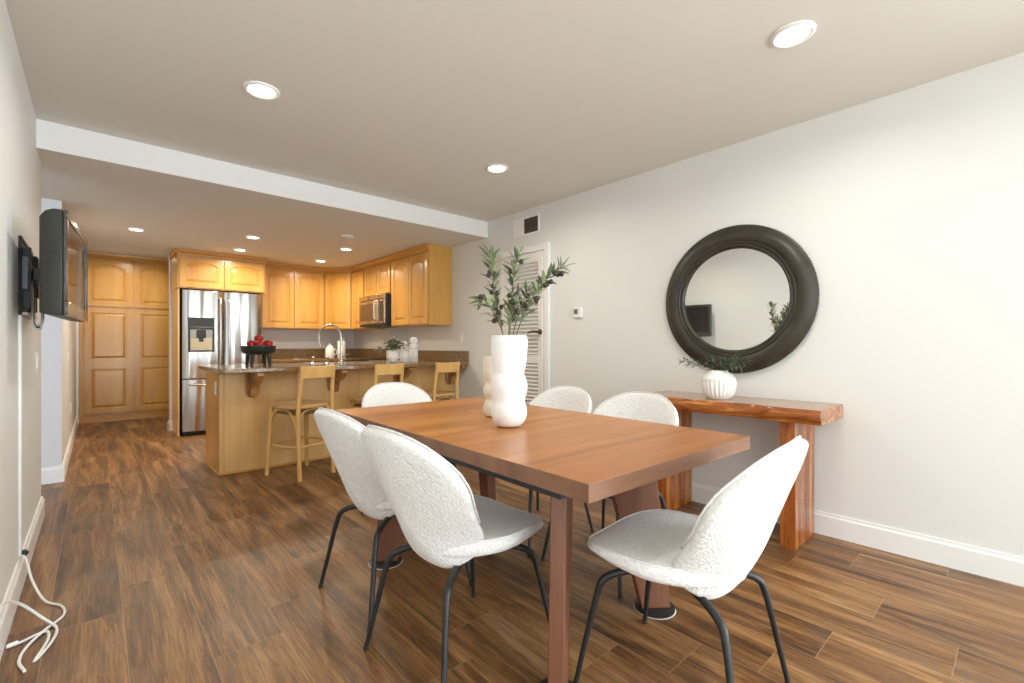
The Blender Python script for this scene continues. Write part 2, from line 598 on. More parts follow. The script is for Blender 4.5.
# ------------------------------------------------------------------ louvred door in the right wall
Y0, Y1, ZT = 2.98, 3.67, 2.07
d = struct('door_1', MB().box((XR - 0.008, Y0 + 0.07, 0.01), (XR - 0.0005, Y1 - 0.07, ZT - 0.07)), M['door_paint'], smooth=0)
cas = MB()
for a, b in (((Y0, 0), (Y0 + 0.062, ZT)), ((Y1 - 0.062, 0), (Y1, ZT)), ((Y0 + 0.062, ZT - 0.062), (Y1 - 0.062, ZT))):
    cas.box((XR - 0.022, a[0], a[1]), (XR - 0.0002, b[0], b[1]))
obj('casing', cas, M['trim'], d, bevel=0.005)
st = MB()
dy0, dy1 = Y0 + 0.07, Y1 - 0.07
for a, b in (((dy0, 0.012), (dy0 + 0.06, 1.995)), ((dy1 - 0.06, 0.012), (dy1, 1.995)), ((dy0 + 0.06, 1.90), (dy1 - 0.06, 1.995)),
             ((dy0 + 0.06, 0.012), (dy1 - 0.06, 0.20)), ((dy0 + 0.06, 0.93), (dy1 - 0.06, 1.01))):
    st.box((XR - 0.034, a[0], a[1]), (XR - 0.006, b[0], b[1]))
obj('door_frame', st, M['door_paint'], d, bevel=0.003)
sl = MB()
for z0, z1 in ((0.20, 0.93), (1.01, 1.90)):
    n = int((z1 - z0) / 0.036)
    for i in range(n):
        z = z0 + (i + 0.5) * (z1 - z0) / n
        mt = Matrix.Translation((XR - 0.019, 0, z)) @ Matrix.Rotation(R(-38), 4, 'Y')
        sl.box((-0.019, dy0 + 0.055, -0.003), (0.019, dy1 - 0.055, 0.003), mt)
obj('slats', sl, M['door_paint'], d, smooth=0)
h = MB()
h.lathe([(0.027, 0), (0.027, 0.006), (0.02, 0.012), (0.011, 0.016), (0.011, 0.04)], 20)
h.bm.transform(Matrix.Translation((XR - 0.034, dy0 + 0.03, 1.232)) @ Matrix.Rotation(R(-90), 4, 'Y'))
h.tube(smooth_path([(XR - 0.074, dy0 + 0.024, 1.232), (XR - 0.078, dy0 + 0.06, 1.234), (XR - 0.078, dy0 + 0.10, 1.235), (XR - 0.075, dy0 + 0.15, 1.225)], 4), 0.009, 8)
obj('handle', h, M['brass_dark'], d)

# ------------------------------------------------------------------ small wall fittings
v = thing('air_vent', 'square white wall vent with dark grille above the louvred door', 'vent', (XR, 3.30, 2.185))
fr = MB()
for a, b in (((-0.185, 0), (0.185, 0.018)), ((-0.185, 0.165), (0.185, 0.183)), ((-0.185, 0.018), (-0.165, 0.165)), ((0.165, 0.018), (0.185, 0.165)), ((0.03, 0.018), (0.165, 0.165))):
    fr.box((-0.012, a[0], a[1]), (-0.0003, b[0], b[1]))
obj('frame', fr, M['trim'], v, bevel=0.002)
obj('grille_back', B((-0.004, -0.165, 0.018), (-0.0004, 0.03, 0.165)), M['vent_dark'], v)
gs = MB()
for i in range(7):
    mt = Matrix.Translation((-0.007, 0, 0.028 + i * 0.021)) @ Matrix.Rotation(R(35), 4, 'Y')
    gs.box((-0.006, -0.165, -0.0012), (0.006, 0.03, 0.0012), mt)
obj('grille', gs, M['vent_dark'], v, smooth=0)

t = thing('thermostat', 'small white thermostat on the wall right of the louvred door', 'thermostat', (XR, 2.64, 1.39))
obj('body', B((-0.022, -0.048, -0.046), (-0.0003, 0.048, 0.046)), M['white_plastic'], t, bevel=0.006)
o = obj('display', B((-0.0235, -0.008, -0.014), (-0.021, 0.034, 0.030)), plain('lcd_grey', (0.16, 0.16, 0.12), 0.3), t)


def wall_plate(name, label, cat, loc, rz, kind):
    """local: plate in x-z plane, facing -y"""
    t = thing(name, label, cat, loc, rz)
    obj('cover_plate', B((-0.036, -0.006, -0.058), (0.036, -0.0003, 0.058)), M['white_plastic'], t, bevel=0.003)
    if kind == 'switch':
        obj('rocker', B((-0.016, -0.011, -0.033), (0.016, -0.005, 0.033)), M['white_plastic'], t, bevel=0.003)
    else:
        for z in (-0.02, 0.02):
            obj('socket', MB().box((-0.015, -0.0085, z - 0.013), (0.015, -0.005, z + 0.013)), M['white_plastic'], t, bevel=0.004)
    return t


wall_plate('light_switch', 'white rocker switch on the left wall near the doorway end', 'light switch', (XL, 3.88, 1.0), R(90), 'switch')
wall_plate('light_switch', 'white rocker switch on the hallway wall past the doorway', 'light switch', (-0.21, 6.1, 0.98), R(90), 'switch')
wall_plate('light_switch', 'white switch plate on the right wall above the end of the brown backsplash', 'light switch', (XR, 4.40, 1.19), R(-90), 'switch')
wall_plate('power_outlet', 'white outlet low on the hallway wall before the tall pantry', 'outlet', (-0.21, 6.9, 0.42), R(90), 'outlet')
wall_plate('power_outlet', 'white outlet on the left end panel of the kitchen peninsula', 'outlet', (0.77, 4.70, 0.73), R(-90), 'outlet')
wall_plate('power_outlet', 'white outlet on the front panel of the peninsula behind the leftmost bar stool', 'outlet', (1.62, 4.56, 0.36), 0, 'outlet')

# ------------------------------------------------------------------ ceiling lights
def can(label, loc, r, power, color, group):
    t = thing('ceiling_light', label, 'ceiling light', loc, 0, group)
    obj('trim_ring', MB().lathe([(r * 0.70, -0.001), (r * 0.72, -0.006), (r * 0.86, -0.012), (r, -0.006), (r, -0.0003)], 36, cap0=False, cap1=False), M['trim'], t)
    obj('lens', MB().lathe([(r * 0.72, -0.0004), (r * 0.71, -0.006), (r * 0.45, -0.009), (0.01, -0.010)], 32), M['lens'], t)
    a = area_light('lamp', (loc[0], loc[1], loc[2] - 0.03), (0, 0, 0), r * 1.6, r * 1.6, power, color, 'DISK', 165)
    return t


can('round recessed light in the dining ceiling at upper left, near the soffit', (0.646, 2.684, ZC), 0.085, CAN_POWER, CAN_COLOR, 'dining room ceiling lights')
can('round recessed light in the dining ceiling at upper right, over the console side', (2.231, 0.676, ZC), 0.085, CAN_POWER, CAN_COLOR, 'dining room ceiling lights')
can('round recessed light in the dining ceiling above the white vase', (2.249, 2.676, ZC), 0.085, CAN_POWER, CAN_COLOR, 'dining room ceiling lights')
for y_ in (-1.3, -3.3):  # unseen lamps added behind the camera as extra light sources
    for x_ in (0.646, 2.24):
        can('added unseen recessed dining room ceiling light behind the camera', (x_, y_, ZC), 0.085, CAN_POWER * 0.4, CAN_COLOR, 'added ceiling lights behind the camera')
can('recessed kitchen light nearest the tall pantry and television', (0.294, 5.972, ZK), 0.075, KITCHEN_POWER, KITCHEN_COLOR, 'kitchen ceiling lights')
can('recessed kitchen light in front of the fridge, upper of the close pair', (1.253, 5.57, ZK), 0.075, KITCHEN_POWER, KITCHEN_COLOR, 'kitchen ceiling lights')
can('recessed kitchen light right against the cabinet over the fridge', (1.298, 6.40, ZK), 0.075, KITCHEN_POWER, KITCHEN_COLOR, 'kitchen ceiling lights')
can('recessed kitchen light above the faucet, nearer the back cabinets', (2.295, 6.50, ZK), 0.075, KITCHEN_POWER, KITCHEN_COLOR, 'kitchen ceiling lights')
can('recessed kitchen light left of the microwave cabinet, the brightest right one', (2.245, 5.508, ZK), 0.075, KITCHEN_POWER, KITCHEN_COLOR, 'kitchen ceiling lights')
can('added unseen recessed light in the hallway ceiling before the tall pantry', (0.35, 8.25, ZC), 0.075, KITCHEN_POWER, KITCHEN_COLOR, 'kitchen ceiling lights')  # out-of-view fixture added to brighten the pantry doors
sd = thing('smoke_detector', 'unlit white disc on the kitchen ceiling near the soffit', 'smoke detector', (1.99, 4.85, ZK))
obj('housing', MB().lathe([(0.07, -0.0003), (0.07, -0.012), (0.055, -0.022), (0.01, -0.024)], 28), M['ceiling'], sd)
obj('cover', MB().lathe([(0.03, -0.021), (0.028, -0.028), (0.005, -0.029)], 20), M['ceiling'], sd)


# ------------------------------------------------------------------ cabinets
def panel_loops(mb, x0, x1, z0, z1, stile, arch, y=0.0, m=8, top=None):
    """raised panel set in the rectangle: local front plane at y (facing -y); arch>0 curves the panel top"""
    def rect(i, yy, ar, inset0=0.0):
        a, b, c, d = x0 + i, x1 - i, z0 + i, z1 - i
        pts = []
        for k in range(m):
            pts.append((a + (b - a) * k / m, yy, c))
        for k in range(m):
            pts.append((b, yy, c + (d - ar - c) * k / m))
        for k in range(m):
            s = k / m
            pts.append((b - (b - a) * s, yy, d - ar + ar * (math.sin(PI * s) ** 0.8 if 0 < s < 1 else 0)))
        for k in range(m):
            pts.append((a, yy, d - ar - (d - ar - c) * k / m))
        return pts
    mb.loops([rect(0, y, 0), rect(stile, y, arch), rect(stile + 0.004, y + 0.011, arch), rect(stile + 0.013, y + 0.011, arch),
              rect(stile + 0.042, y + 0.001, arch)], False, True)


def cab_door(parent, x0, x1, z0, z1, arch=0.0, splits=None, stile=0.055, mat=None, y=-0.02):
    mb = MB()
    th = 0.019
    # slab sides and back
    lo = [(x0, 0 - th + 0.0, z0)]
    zs = [z0] + (splits or []) + [z1]
    for i in range(len(zs) - 1):
        a, b = zs[i], zs[i + 1]
        panel_loops(mb, x0, x1, a, b, stile, arch if i == len(zs) - 2 else 0.0, y)
    # rim
    c = [(x0, y, z0), (x1, y, z0), (x1, y, z1), (x0, y, z1)]
    bk = [(p[0], y + th, p[2]) for p in c]
    mb.loops([c, bk], False, True)
    return obj('door', mb, mat or M['maple'], parent, smooth=8)


def upper_cabinet(label, loc, rz, w, z0, z1, depth, ndoors, arch=0.03, crown=True, gap=0.012, side=0.02, splits=None, name='upper_cabinet'):
    t = thing(name, label, 'cabinet', loc, rz)
    obj('body', B((0, 0, z0), (w, depth - 0.002, z1)), M['maple'], t, bevel=0.002)
    dw = (w - 2 * side + gap) / ndoors - gap
    for i in range(ndoors):
        x = side + i * (dw + gap)
        cab_door(t, x, x + dw, z0 + 0.015, z1 - (0.09 if crown else 0.015), arch)
    if crown:
        obj('crown_moulding', MB().prism([(0.0, z1 - 0.075), (-0.012, z1 - 0.075), (-0.018, z1 - 0.05), (-0.036, z1 - 0.025), (-0.042, z1 - 0.003), (0.0, z1 - 0.003)], 'X', 0, w), M['maple_x'], t, smooth=20)
    return t


ZB = 1.345   # underside of the wall cabinets
c = upper_cabinet('honey maple two-door cabinet above the stainless fridge', (0.72, 6.82, 0), 0, 0.965, 1.80, ZK - 0.001, 0.60, 2, 0.045)
obj('side_moulding', B((-0.03, -0.03, ZK - 0.05), (0.0, 0.59, ZK - 0.003)), M['maple_x'], c, bevel=0.006)
upper_cabinet('honey maple two-door wall cabinet between fridge and corner cabinet', (1.69, 7.10, 0), 0, 0.868, ZB, ZK - 0.001, 0.32, 2)
# diagonal corner cabinet
a, b = Vector((2.56, 7.10)), Vector((2.845, 6.72))
ang = math.atan2(b.y - a.y, b.x - a.x)
t = thing('corner_cabinet', 'diagonal maple corner wall cabinet with one door above the faucet', 'cabinet', (a.x, a.y, 0), ang)
inv = Matrix.Rotation(-ang, 2)
poly = [inv @ (Vector(p) - a) for p in ((2.56, 7.10), (2.845, 6.72), (XR - 0.002, 6.72), (XR - 0.002, YB - 0.002), (2.56, YB - 0.002))]
obj('body', MB().prism([tuple(p) for p in poly], 'Z', ZB, ZK - 0.001), M['maple'], t, bevel=0.002)
L = (b - a).length
cab_door(t, 0.03, L - 0.03, ZB + 0.015, ZK - 0.09, 0.03)
obj('crown_moulding', MB().prism([(0.0, ZK - 0.075), (-0.012, ZK - 0.075), (-0.018, ZK - 0.05), (-0.036, ZK - 0.025), (-0.042, ZK - 0.004), (0.0, ZK - 0.004)], 'X', 0.0, L), M['maple_x'], t, smooth=20)
t = upper_cabinet('narrow maple filler cabinet between the corner cabinet and the microwave', (2.845, 6.715, 0), R(-90), 0.41, ZB, ZK - 0.001, 0.31, 1, 0.02)
upper_cabinet('short two-door maple cabinet directly above the microwave', (2.845, 6.30, 0), R(-90), 0.80, 1.78, ZK - 0.001, 0.31, 2, 0.02)
upper_cabinet('tall two-door maple wall cabinet right of the microwave with exposed end panel', (2.845, 5.495, 0), R(-90), 0.905, ZB, ZK - 0.001, 0.31, 2, 0.03)

# tall pantry
t = thing('pantry_cabinet', 'full height honey maple pantry with arched upper doors at the hallway end', 'cabinet', (-0.205, 8.93, 0))
obj('body', B((0, 0, 0.10), (1.19, 0.068, ZC - 0.001)), M['maple'], t, bevel=0.002)
obj('toe_kick', B((0, 0.0, 0), (1.19, 0.05, 0.10)), M['maple_x'], t)
for i in range(2):
    x = 0.075 + i * 0.555
    cab_door(t, x, x + 0.53, 1.67, 2.355, 0.06, stile=0.07)
    cab_door(t, x, x + 0.53, 0.13, 1.645, 0.0, splits=[0.84], stile=0.07)
obj('crown_moulding', MB().prism([(0.0, ZC - 0.08), (-0.012, ZC - 0.08), (-0.02, ZC - 0.06), (-0.045, ZC - 0.03), (-0.05, ZC - 0.002), (0.0, ZC - 0.002)], 'X', 0, 1.19), M['maple_x'], t, smooth=20)

# base units behind the peninsula
t = thing('base_cabinet', 'maple base cabinets along the kitchen back wall under brown granite', 'cabinet', (1.66, 6.80, 0))
obj('body', MB().box((0, 0.02, 0.1), (1.49, 0.618, 0.875)).box((0.0, 0.08, 0), (1.49, 0.618, 0.1)), M['maple'], t, bevel=0.002)
for i in range(2):
    cab_door(t, 0.02 + i * 0.42, 0.42 + i * 0.42, 0.12, 0.70, 0, y=0.0)
    dr = cab_door(t, 0.02 + i * 0.42, 0.42 + i * 0.42, 0.715, 0.86, 0, y=0.0, stile=0.03)
    dr.name = 'drawer'
t = thing('base_cabinet', 'maple base cabinet on the right wall between peninsula and range', 'cabinet', (2.55, 5.49, 0), R(-90))
obj('body', B((0, 0.02, 0.0), (0.235, 0.60, 0.875)), M['maple'], t, bevel=0.002)
cab_door(t, 0.01, 0.225, 0.12, 0.86, 0, y=0.0)
t = thing('base_cabinet', 'maple base cabinet on the right wall between range and back corner', 'cabinet', (2.55, 6.79, 0), R(-90))
obj('body', B((0, 0.02, 0.0), (0.505, 0.60, 0.875)), M['maple'], t, bevel=0.002)
cab_door(t, 0.02, 0.485, 0.12, 0.86, 0, y=0.0)
wt = thing('worktop', 'brown granite L-shaped worktop with backsplash along the kitchen back wall', 'worktop', (0, 0, 0.8755))
obj('slab', MB().box((1.655, 6.78, 0), (XR - 0.002, YB - 0.002, 0.04)).box((2.53, 6.275, 0), (XR - 0.002, 6.78, 0.04)), M['granite'], wt, bevel=0.004)
obj('backsplash', MB().box((1.655, YB - 0.022, 0.041), (XR - 0.002, YB - 0.002, 0.18)).box((XR - 0.022, 6.275, 0.041), (XR - 0.002, YB - 0.022, 0.18)), M['granite'], wt, bevel=0.003)

# range
t = thing('kitchen_range', 'stainless range with black glass cooktop below the microwave', 'range', (2.52, 6.265, 0), R(-90))
obj('body', B((0, 0.03, 0.0), (0.76, 0.625, 0.90)), M['grey_side'], t, bevel=0.004)
od = obj('oven_door', B((0.01, 0.0, 0.20), (0.75, 0.029, 0.78)), M['steel'], t, bevel=0.006)
obj('handle', MB().tube([(0.06, -0.04, 0.72), (0.70, -0.04, 0.72)], 0.012).tube([(0.09, -0.04, 0.72), (0.09, 0.0, 0.72)], 0.008).tube([(0.67, -0.04, 0.72), (0.67, 0.0, 0.72)], 0.008), M['chrome'], od)
obj('drawer', B((0.01, 0.0, 0.04), (0.75, 0.029, 0.19)), M['steel'], t, bevel=0.006)
obj('cooktop', B((0.0, 0.0, 0.901), (0.76, 0.625, 0.918)), M['dark_glass'], t, bevel=0.004)
for i in range(4):
    k = MB().lathe([(0.018, 0), (0.016, 0.02), (0.004, 0.022)], 16)
    k.bm.transform(Matrix.Translation((0.12 + i * 0.17, 0.03, 0.84)) @ Matrix.Rotation(R(90), 4, 'X'))
    obj('knob', k, M['black_plastic'], t)
for i, (x, y) in enumerate(((0.2, 0.2), (0.56, 0.2), (0.2, 0.46), (0.56, 0.46))):
    gr = MB()
    gr.lathe([(0.09, 0.919), (0.09, 0.922), (0.07, 0.922), (0.07, 0.919)], 24, (x, y, 0), False, False)
    obj('burner', gr, M['black_plastic'], t)

# microwave
t = thing('microwave', 'stainless over-the-range microwave with dark window', 'microwave', (2.765, 6.268, 1.36), R(-90))
obj('body', B((0, 0.0, 0.0), (0.765, 0.388, 0.415)), M['black_plastic'], t, bevel=0.004)
dd = obj('door', B((0.005, -0.028, 0.03), (0.585, -0.0005, 0.345)), M['steel'], t, bevel=0.006)
obj('window', B((0.05, -0.0305, 0.075), (0.50, -0.027, 0.30)), plain('microwave_window', (0.10, 0.055, 0.03), 0.12), dd, bevel=0.003)
obj('handle', MB().tube(smooth_path([(0.555, -0.027, 0.06), (0.555, -0.06, 0.09), (0.555, -0.065, 0.19), (0.555, -0.06, 0.28), (0.555, -0.027, 0.31)], 4), 0.011), M['chrome'], dd)
cp = obj('control_panel', B((0.595, -0.026, 0.03), (0.76, -0.0005, 0.345)), M['steel'], t, bevel=0.005)
obj('keypad', B((0.615, -0.0275, 0.06), (0.74, -0.025, 0.32)), M['dark_glass'], cp, bevel=0.002)
obj('vent_strip', B((0.005, -0.027, 0.352), (0.76, -0.0005, 0.412)), M['steel'], t, bevel=0.004)
obj('vent_base', B((0.005, -0.02, 0.0), (0.76, -0.0005, 0.026)), M['black_plastic'], t, bevel=0.003)

# ------------------------------------------------------------------ fridge
FX, FW = 0.77, 0.865
t = thing('refrigerator', 'stainless french door refrigerator with dispenser in the left door', 'refrigerator', (FX, 6.83, 0))
obj('body', B((0.004, 0.035, 0.045), (FW - 0.004, 0.575, 1.785)), M['grey_side'], t, bevel=0.004)
obj('base_grille', B((0.01, 0.02, 0.0), (FW - 0.01, 0.50, 0.045)), M['black_plastic'], t, bevel=0.004)


def curved_door(x0, x1, z0, z1, bulge=0.014, th=0.055):
    mb = MB()
    n = 12
    lo = []
    for z in (z0, z1):
        lp = []
        for i in range(n + 1):
            s = i / n
            e = 0.012 * (1 - min(1, min(s, 1 - s) / 0.06)) ** 2
            lp.append((x0 + (x1 - x0) * s, -th + 0.03 - bulge * 4 * s * (1 - s) + e, z))
        lp.append((x1, 0.03, z))
        lp.append((x0, 0.03, z))
        lo.append(lp)
    return mb.loops(lo)


ld = obj('left_door', curved_door(0, FW / 2 - 0.003, 0.70, 1.782), M['steel'], t, bevel=0.004, smooth=30)
rd = obj('right_door', curved_door(FW / 2 + 0.003, FW, 0.70, 1.782), M['steel'], t, bevel=0.004, smooth=30)
fz = obj('freezer_drawer', curved_door(0, FW, 0.055, 0.688, 0.018), M['steel'], t, bevel=0.004, smooth=30)
for p, x in ((ld, FW / 2 - 0.045), (rd, FW / 2 + 0.045)):
    obj('handle', MB().tube(smooth_path([(x, -0.025, 0.80), (x, -0.072, 0.84), (x, -0.085, 1.05), (x, -0.088, 1.24), (x, -0.085, 1.45), (x, -0.072, 1.66), (x, -0.025, 1.70)], 4), 0.013, 10), M['chrome'], p)
obj('handle', MB().tube(smooth_path([(0.08, -0.03, 0.625), (0.10, -0.085, 0.625), (FW / 2, -0.10, 0.625), (FW - 0.10, -0.085, 0.625), (FW - 0.08, -0.03, 0.625)], 5), 0.013, 10), M['chrome'], fz)
ds = obj('dispenser_frame', MB().box((0.055, -0.052, 1.025), (0.325, -0.030, 1.045)).box((0.055, -0.052, 1.045), (0.075, -0.030, 1.30)).box((0.305, -0.052, 1.045), (0.325, -0.030, 1.30)).box((0.055, -0.052, 1.30), (0.325, -0.030, 1.33)), M['black_plastic'], ld, bevel=0.003)
obj('dispenser_display', B((0.055, -0.052, 1.332), (0.325, -0.030, 1.445)), M['black_plastic'], ld, bevel=0.003)
obj('dispenser_tray', MB().box((0.076, -0.047, 1.046), (0.304, -0.034, 1.19)), plain('tan_dispenser', (0.36, 0.28, 0.17), 0.3, metal=0.5), ld, bevel=0.002)
obj('dispenser_recess', MB().box((0.076, -0.046, 1.191), (0.304, -0.034, 1.299)), M['grey_side'], ld)
obj('dispenser_nozzle', MB().box((0.14, -0.062, 1.20), (0.235, -0.0465, 1.298)).box((0.165, -0.06, 1.15), (0.21, -0.0475, 1.199)), M['black_plastic'], ld, bevel=0.004)
# maple side panel beside the fridge
tag(obj('end_panel', B((0.728, 6.86, 0.0), (0.748, YB - 0.002, 1.798)), M['maple_pale'], bevel=0.002), 'pale wooden end panel standing against the left side of the fridge', 'panel')

# ------------------------------------------------------------------ peninsula
PX, PY0, PY1 = 0.77, 4.56, 5.20
t = thing('kitchen_peninsula', 'maple kitchen peninsula cabinet carrying the granite bar top', 'cabinet', (PX, PY0, 0))
PW = XR - PX - 0.002
obj('body', B((0.012, 0.012, 0.0), (PW, PY1 - PY0, 0.874)), M['maple'], t)
fp = MB()
xs = [0.0, 0.035, 0.62, 1.22, 1.80, PW]
for a, b in zip(xs, xs[1:]):
    fp.box((a + 0.0008, 0.0, 0.0), (b - 0.0008, 0.0115, 0.874))
obj('front_panel', fp, M['maple_pale'], t, bevel=0.0015)
obj('end_panel', B((0.0, 0.0122, 0.0), (0.0115, PY1 - PY0, 0.874)), M['maple'], t, bevel=0.0015)
obj('base_moulding', MB().box((-0.012, 0.0, 0), (-0.0005, PY1 - PY0, 0.02)).box((-0.012, -0.012, 0), (PW, -0.0005, 0.02)), M['maple_x'], t, bevel=0.004)


def corbel_mesh(x):
    """carved bracket: U-shaped backboard with a raised rim and a scroll standing out from it"""
    mb = MB()
    hw, zt, zb = 0.056, 0.874, 0.70
    arc = [(x + hw * math.cos(a), zb + hw * math.sin(a)) for a in [-PI * k / 14 for k in range(15)]]
    mb.prism([(x - hw, zt), (x + hw, zt)] + arc, 'Y', -0.016, -0.0005)
    rimw = [(px_, -0.018, pz_) for px_, pz_ in [(x + hw - 0.009, zt - 0.002)] + [(x + (hw - 0.009) * math.cos(a), zb + (hw - 0.009) * math.sin(a)) for a in [-PI * k / 14 for k in range(15)]] + [(x - hw + 0.009, zt - 0.002)]]
    mb.tube(rimw, 0.009, 8)
    prof = [(-0.0165, 0.873), (-0.285, 0.873), (-0.285, 0.846), (-0.262, 0.836), (-0.235, 0.80), (-0.18, 0.772), (-0.12, 0.757), (-0.088, 0.73),
            (-0.082, 0.70), (-0.085, 0.675), (-0.072, 0.655), (-0.045, 0.648), (-0.0165, 0.66)]
    mb.prism(prof, 'X', x - 0.026, x + 0.026)
    for s in (-1, 1):
        for cy, cz, r in ((-0.05, 0.69, 0.026), (-0.235, 0.842, 0.022)):
            sp = [(x + s * 0.028, cy + r * (1 - k / 17) * math.cos(k * 0.6), cz + r * (1 - k / 17) * math.sin(k * 0.6)) for k in range(15)]
            mb.tube(sp, 0.006, 6)
    return mb


for x in (0.25, 0.96, 1.66, PW - 0.058):
    obj('corbel', corbel_mesh(x), M['maple_dark'], t, bevel=0.002)

t = thing('worktop', 'brown granite peninsula bar top with short backsplash on the right wall', 'worktop', (0, 0, 0.8755))
# slab outline with softened front corner
pl = [(0.715, 5.24), (0.715, 4.30), (0.725, 4.262), (0.765, 4.25), (XR - 0.002, 4.25), (XR - 0.002, 5.495), (2.53, 5.495), (2.53, 5.24)]
obj('slab', MB().prism(pl, 'Z', 0, 0.04), M['granite'], t, bevel=0.008, seg=3)
obj('backsplash', B((XR - 0.024, 4.25, 0.041), (XR - 0.002, 5.495, 0.165)), M['granite'], t, bevel=0.003)
obj('sink_rim', MB().lathe([(0.5, 0.0405), (0.5, 0.043), (0.46, 0.043), (0.46, 0.0405)], 4, (0, 0, 0), False, False), M['chrome'], t)
sr = [c for c in t.children if c.name.startswith('sink_rim')][0]
sr.data.transform(Matrix.Translation((1.95, 4.98, 0)) @ Matrix.Diagonal((0.95, 0.5, 1, 1)) @ Matrix.Rotation(R(45), 4, 'Z'))

# faucet and dispensers
t = thing('faucet', 'tall brushed nickel gooseneck faucet on the peninsula', 'faucet', (1.88, 4.74, 0.916))
obj('base', MB().lathe([(0.026, 0), (0.026, 0.008), (0.019, 0.016), (0.017, 0.10), (0.012, 0.11)], 20), M['chrome'], t)
rv, fv = Vector((0.744, -0.668, 0)), Vector((0.668, 0.744, 0))
dirv = (-rv * 0.97 + fv * 0.2).normalized()
pth = [(0, 0, 0.10), (0, 0, 0.265)]
rad = 0.128
for k in range(1, 11):
    a = PI * 1.05 * k / 10
    p = dirv * (rad - rad * math.cos(a)) + Vector((0, 0, 0.27 + rad * math.sin(a)))
    pth.append(tuple(p))
obj('spout', MB().tube(pth, 0.0115, 12), M['chrome'], t)
e = Vector(pth[-1])
obj('spray_head', MB().tube([e + Vector((0, 0, 0.005)), e + Vector((0, 0, -0.02)) - dirv * 0.003, e + Vector((0, 0, -0.075)) - dirv * 0.012], [0.0125, 0.015, 0.018], 14), M['chrome'], t)
obj('lever', MB().tube(smooth_path([(0, 0, 0.07), tuple(rv * 0.03 + Vector((0, 0, 0.075))), tuple(rv * 0.085 + Vector((0, 0, 0.10)))], 4), 0.006, 8), M['chrome'], t)
sp = thing('soap_dispenser', 'short nickel soap pump left of the faucet, the nearer to the fruit bowl', 'soap dispenser', (1.62, 4.80, 0.916))
obj('body', MB().lathe([(0.02, 0), (0.02, 0.006), (0.013, 0.012), (0.012, 0.055), (0.016, 0.06), (0.016, 0.07), (0.003, 0.074)], 16), M['chrome'], sp)
obj('nozzle', MB().tube([(0, 0, 0.066), (0.02, 0.035, 0.068), (0.022, 0.05, 0.060)], 0.006, 8), M['chrome'], sp)
dup(sp, (1.755, 4.78, 0.916), 0.3, 'short nickel soap pump right beside the faucet')

# fruit bowl
t = thing('fruit_bowl', 'black footed fruit bowl on the left end of the bar top', 'bowl', (1.115, 4.76, 0.916))
obj('bowl', MB().lathe([(0.02, 0.100), (0.09, 0.102), (0.125, 0.114), (0.142, 0.136), (0.147, 0.182), (0.140, 0.184), (0.135, 0.150), (0.118, 0.134), (0.08, 0.126), (0.02, 0.124)], 40), M['bowl'], t)
for k in range(4):
    a = k * PI / 2 + 0.85
    cx, cy = math.cos(a), math.sin(a)
    obj('leg', MB().tube([(cx * 0.095, cy * 0.095, 0.112), (cx * 0.108, cy * 0.108, 0.0)], [0.019, 0.0125], 12), M['bowl'], t)
ap = thing('apple', 'red apple in the black bowl', 'apple', (1.115, 4.76, 1.03), 0, 'apples in the fruit bowl')
prof = [(0.004, 0.010), (0.016, 0.001), (0.028, 0.008), (0.036, 0.028), (0.038, 0.043), (0.033, 0.060), (0.022, 0.069), (0.010, 0.066), (0.003, 0.060)]
obj('flesh', MB().lathe(prof, 24), M['apple'], ap)
obj('stem', MB().tube([(0, 0, 0.058), (0.003, 0.002, 0.076)], 0.0018, 6), M['stem'], ap)
spots = [(-0.085, 0.02, 0.128, 'far left'), (-0.03, -0.075, 0.126, 'front left'), (0.055, -0.07, 0.127, 'front right'), (0.092, 0.02, 0.128, 'far right'),
         (0.03, 0.085, 0.127, 'rear'), (-0.045, 0.075, 0.127, 'rear left'), (0.002, 0.002, 0.108, 'centre'), (0.012, -0.012, 0.178, 'top')]
lbl = {'far left': 'red apple at the far left of the black fruit bowl', 'front left': 'red apple at the front left rim of the fruit bowl',
       'front right': 'red apple at the front right rim of the fruit bowl', 'far right': 'red apple at the far right of the black fruit bowl',
       'rear': 'red apple behind the top apple, on the right back rim of the bowl', 'rear left': 'red apple behind the far left apple at the back of the bowl',
       'centre': 'red apple low in the middle of the bowl under the top apple', 'top': 'red apple on top of the heap in the black bowl'}
for i, (x, y, z, w_) in enumerate(spots):
    p = rv * x + fv * y
    loc = (1.115 + p.x * 0.92, 4.76 + p.y * 0.92, 0.916 + z + 0.034)
    if i == 0:
        ap.location = loc
        ap['label'] = lbl[w_]
    else:
        dup(ap, loc, i * 1.3, lbl[w_])

# canisters and plant pot on the bar top
def canister(label, loc, rz, h, r=0.048):
    t = thing('canister', label, 'canister', loc, rz)
    hb = h * 0.50
    obj('body', MB().lathe([(r * 0.9, 0), (r, 0.006), (r, hb - 0.012), (r * 0.90, hb), (r * 0.66, hb + 0.003)], 32), M['ceramic'], t)
    k = (h - hb - 0.004) / 2
    prof = [(r * 0.60, hb + 0.004)]
    prof += [(r * 0.62, hb + 0.012), (r * 0.92, hb + 0.018), (r * 1.0, hb + k * 0.5), (r * 0.9, hb + k * 0.82), (r * 0.6, hb + k * 0.9), (r * 0.6, hb + k)]
    prof += [(r * 0.84, hb + k * 1.08), (r * 0.95, hb + k * 1.5), (r * 0.84, hb + k * 1.85), (r * 0.5, hb + k * 2), (0.004, hb + k * 2.03)]
    obj('lid', MB().lathe(prof, 32), M['ceramic'], t)
    return t


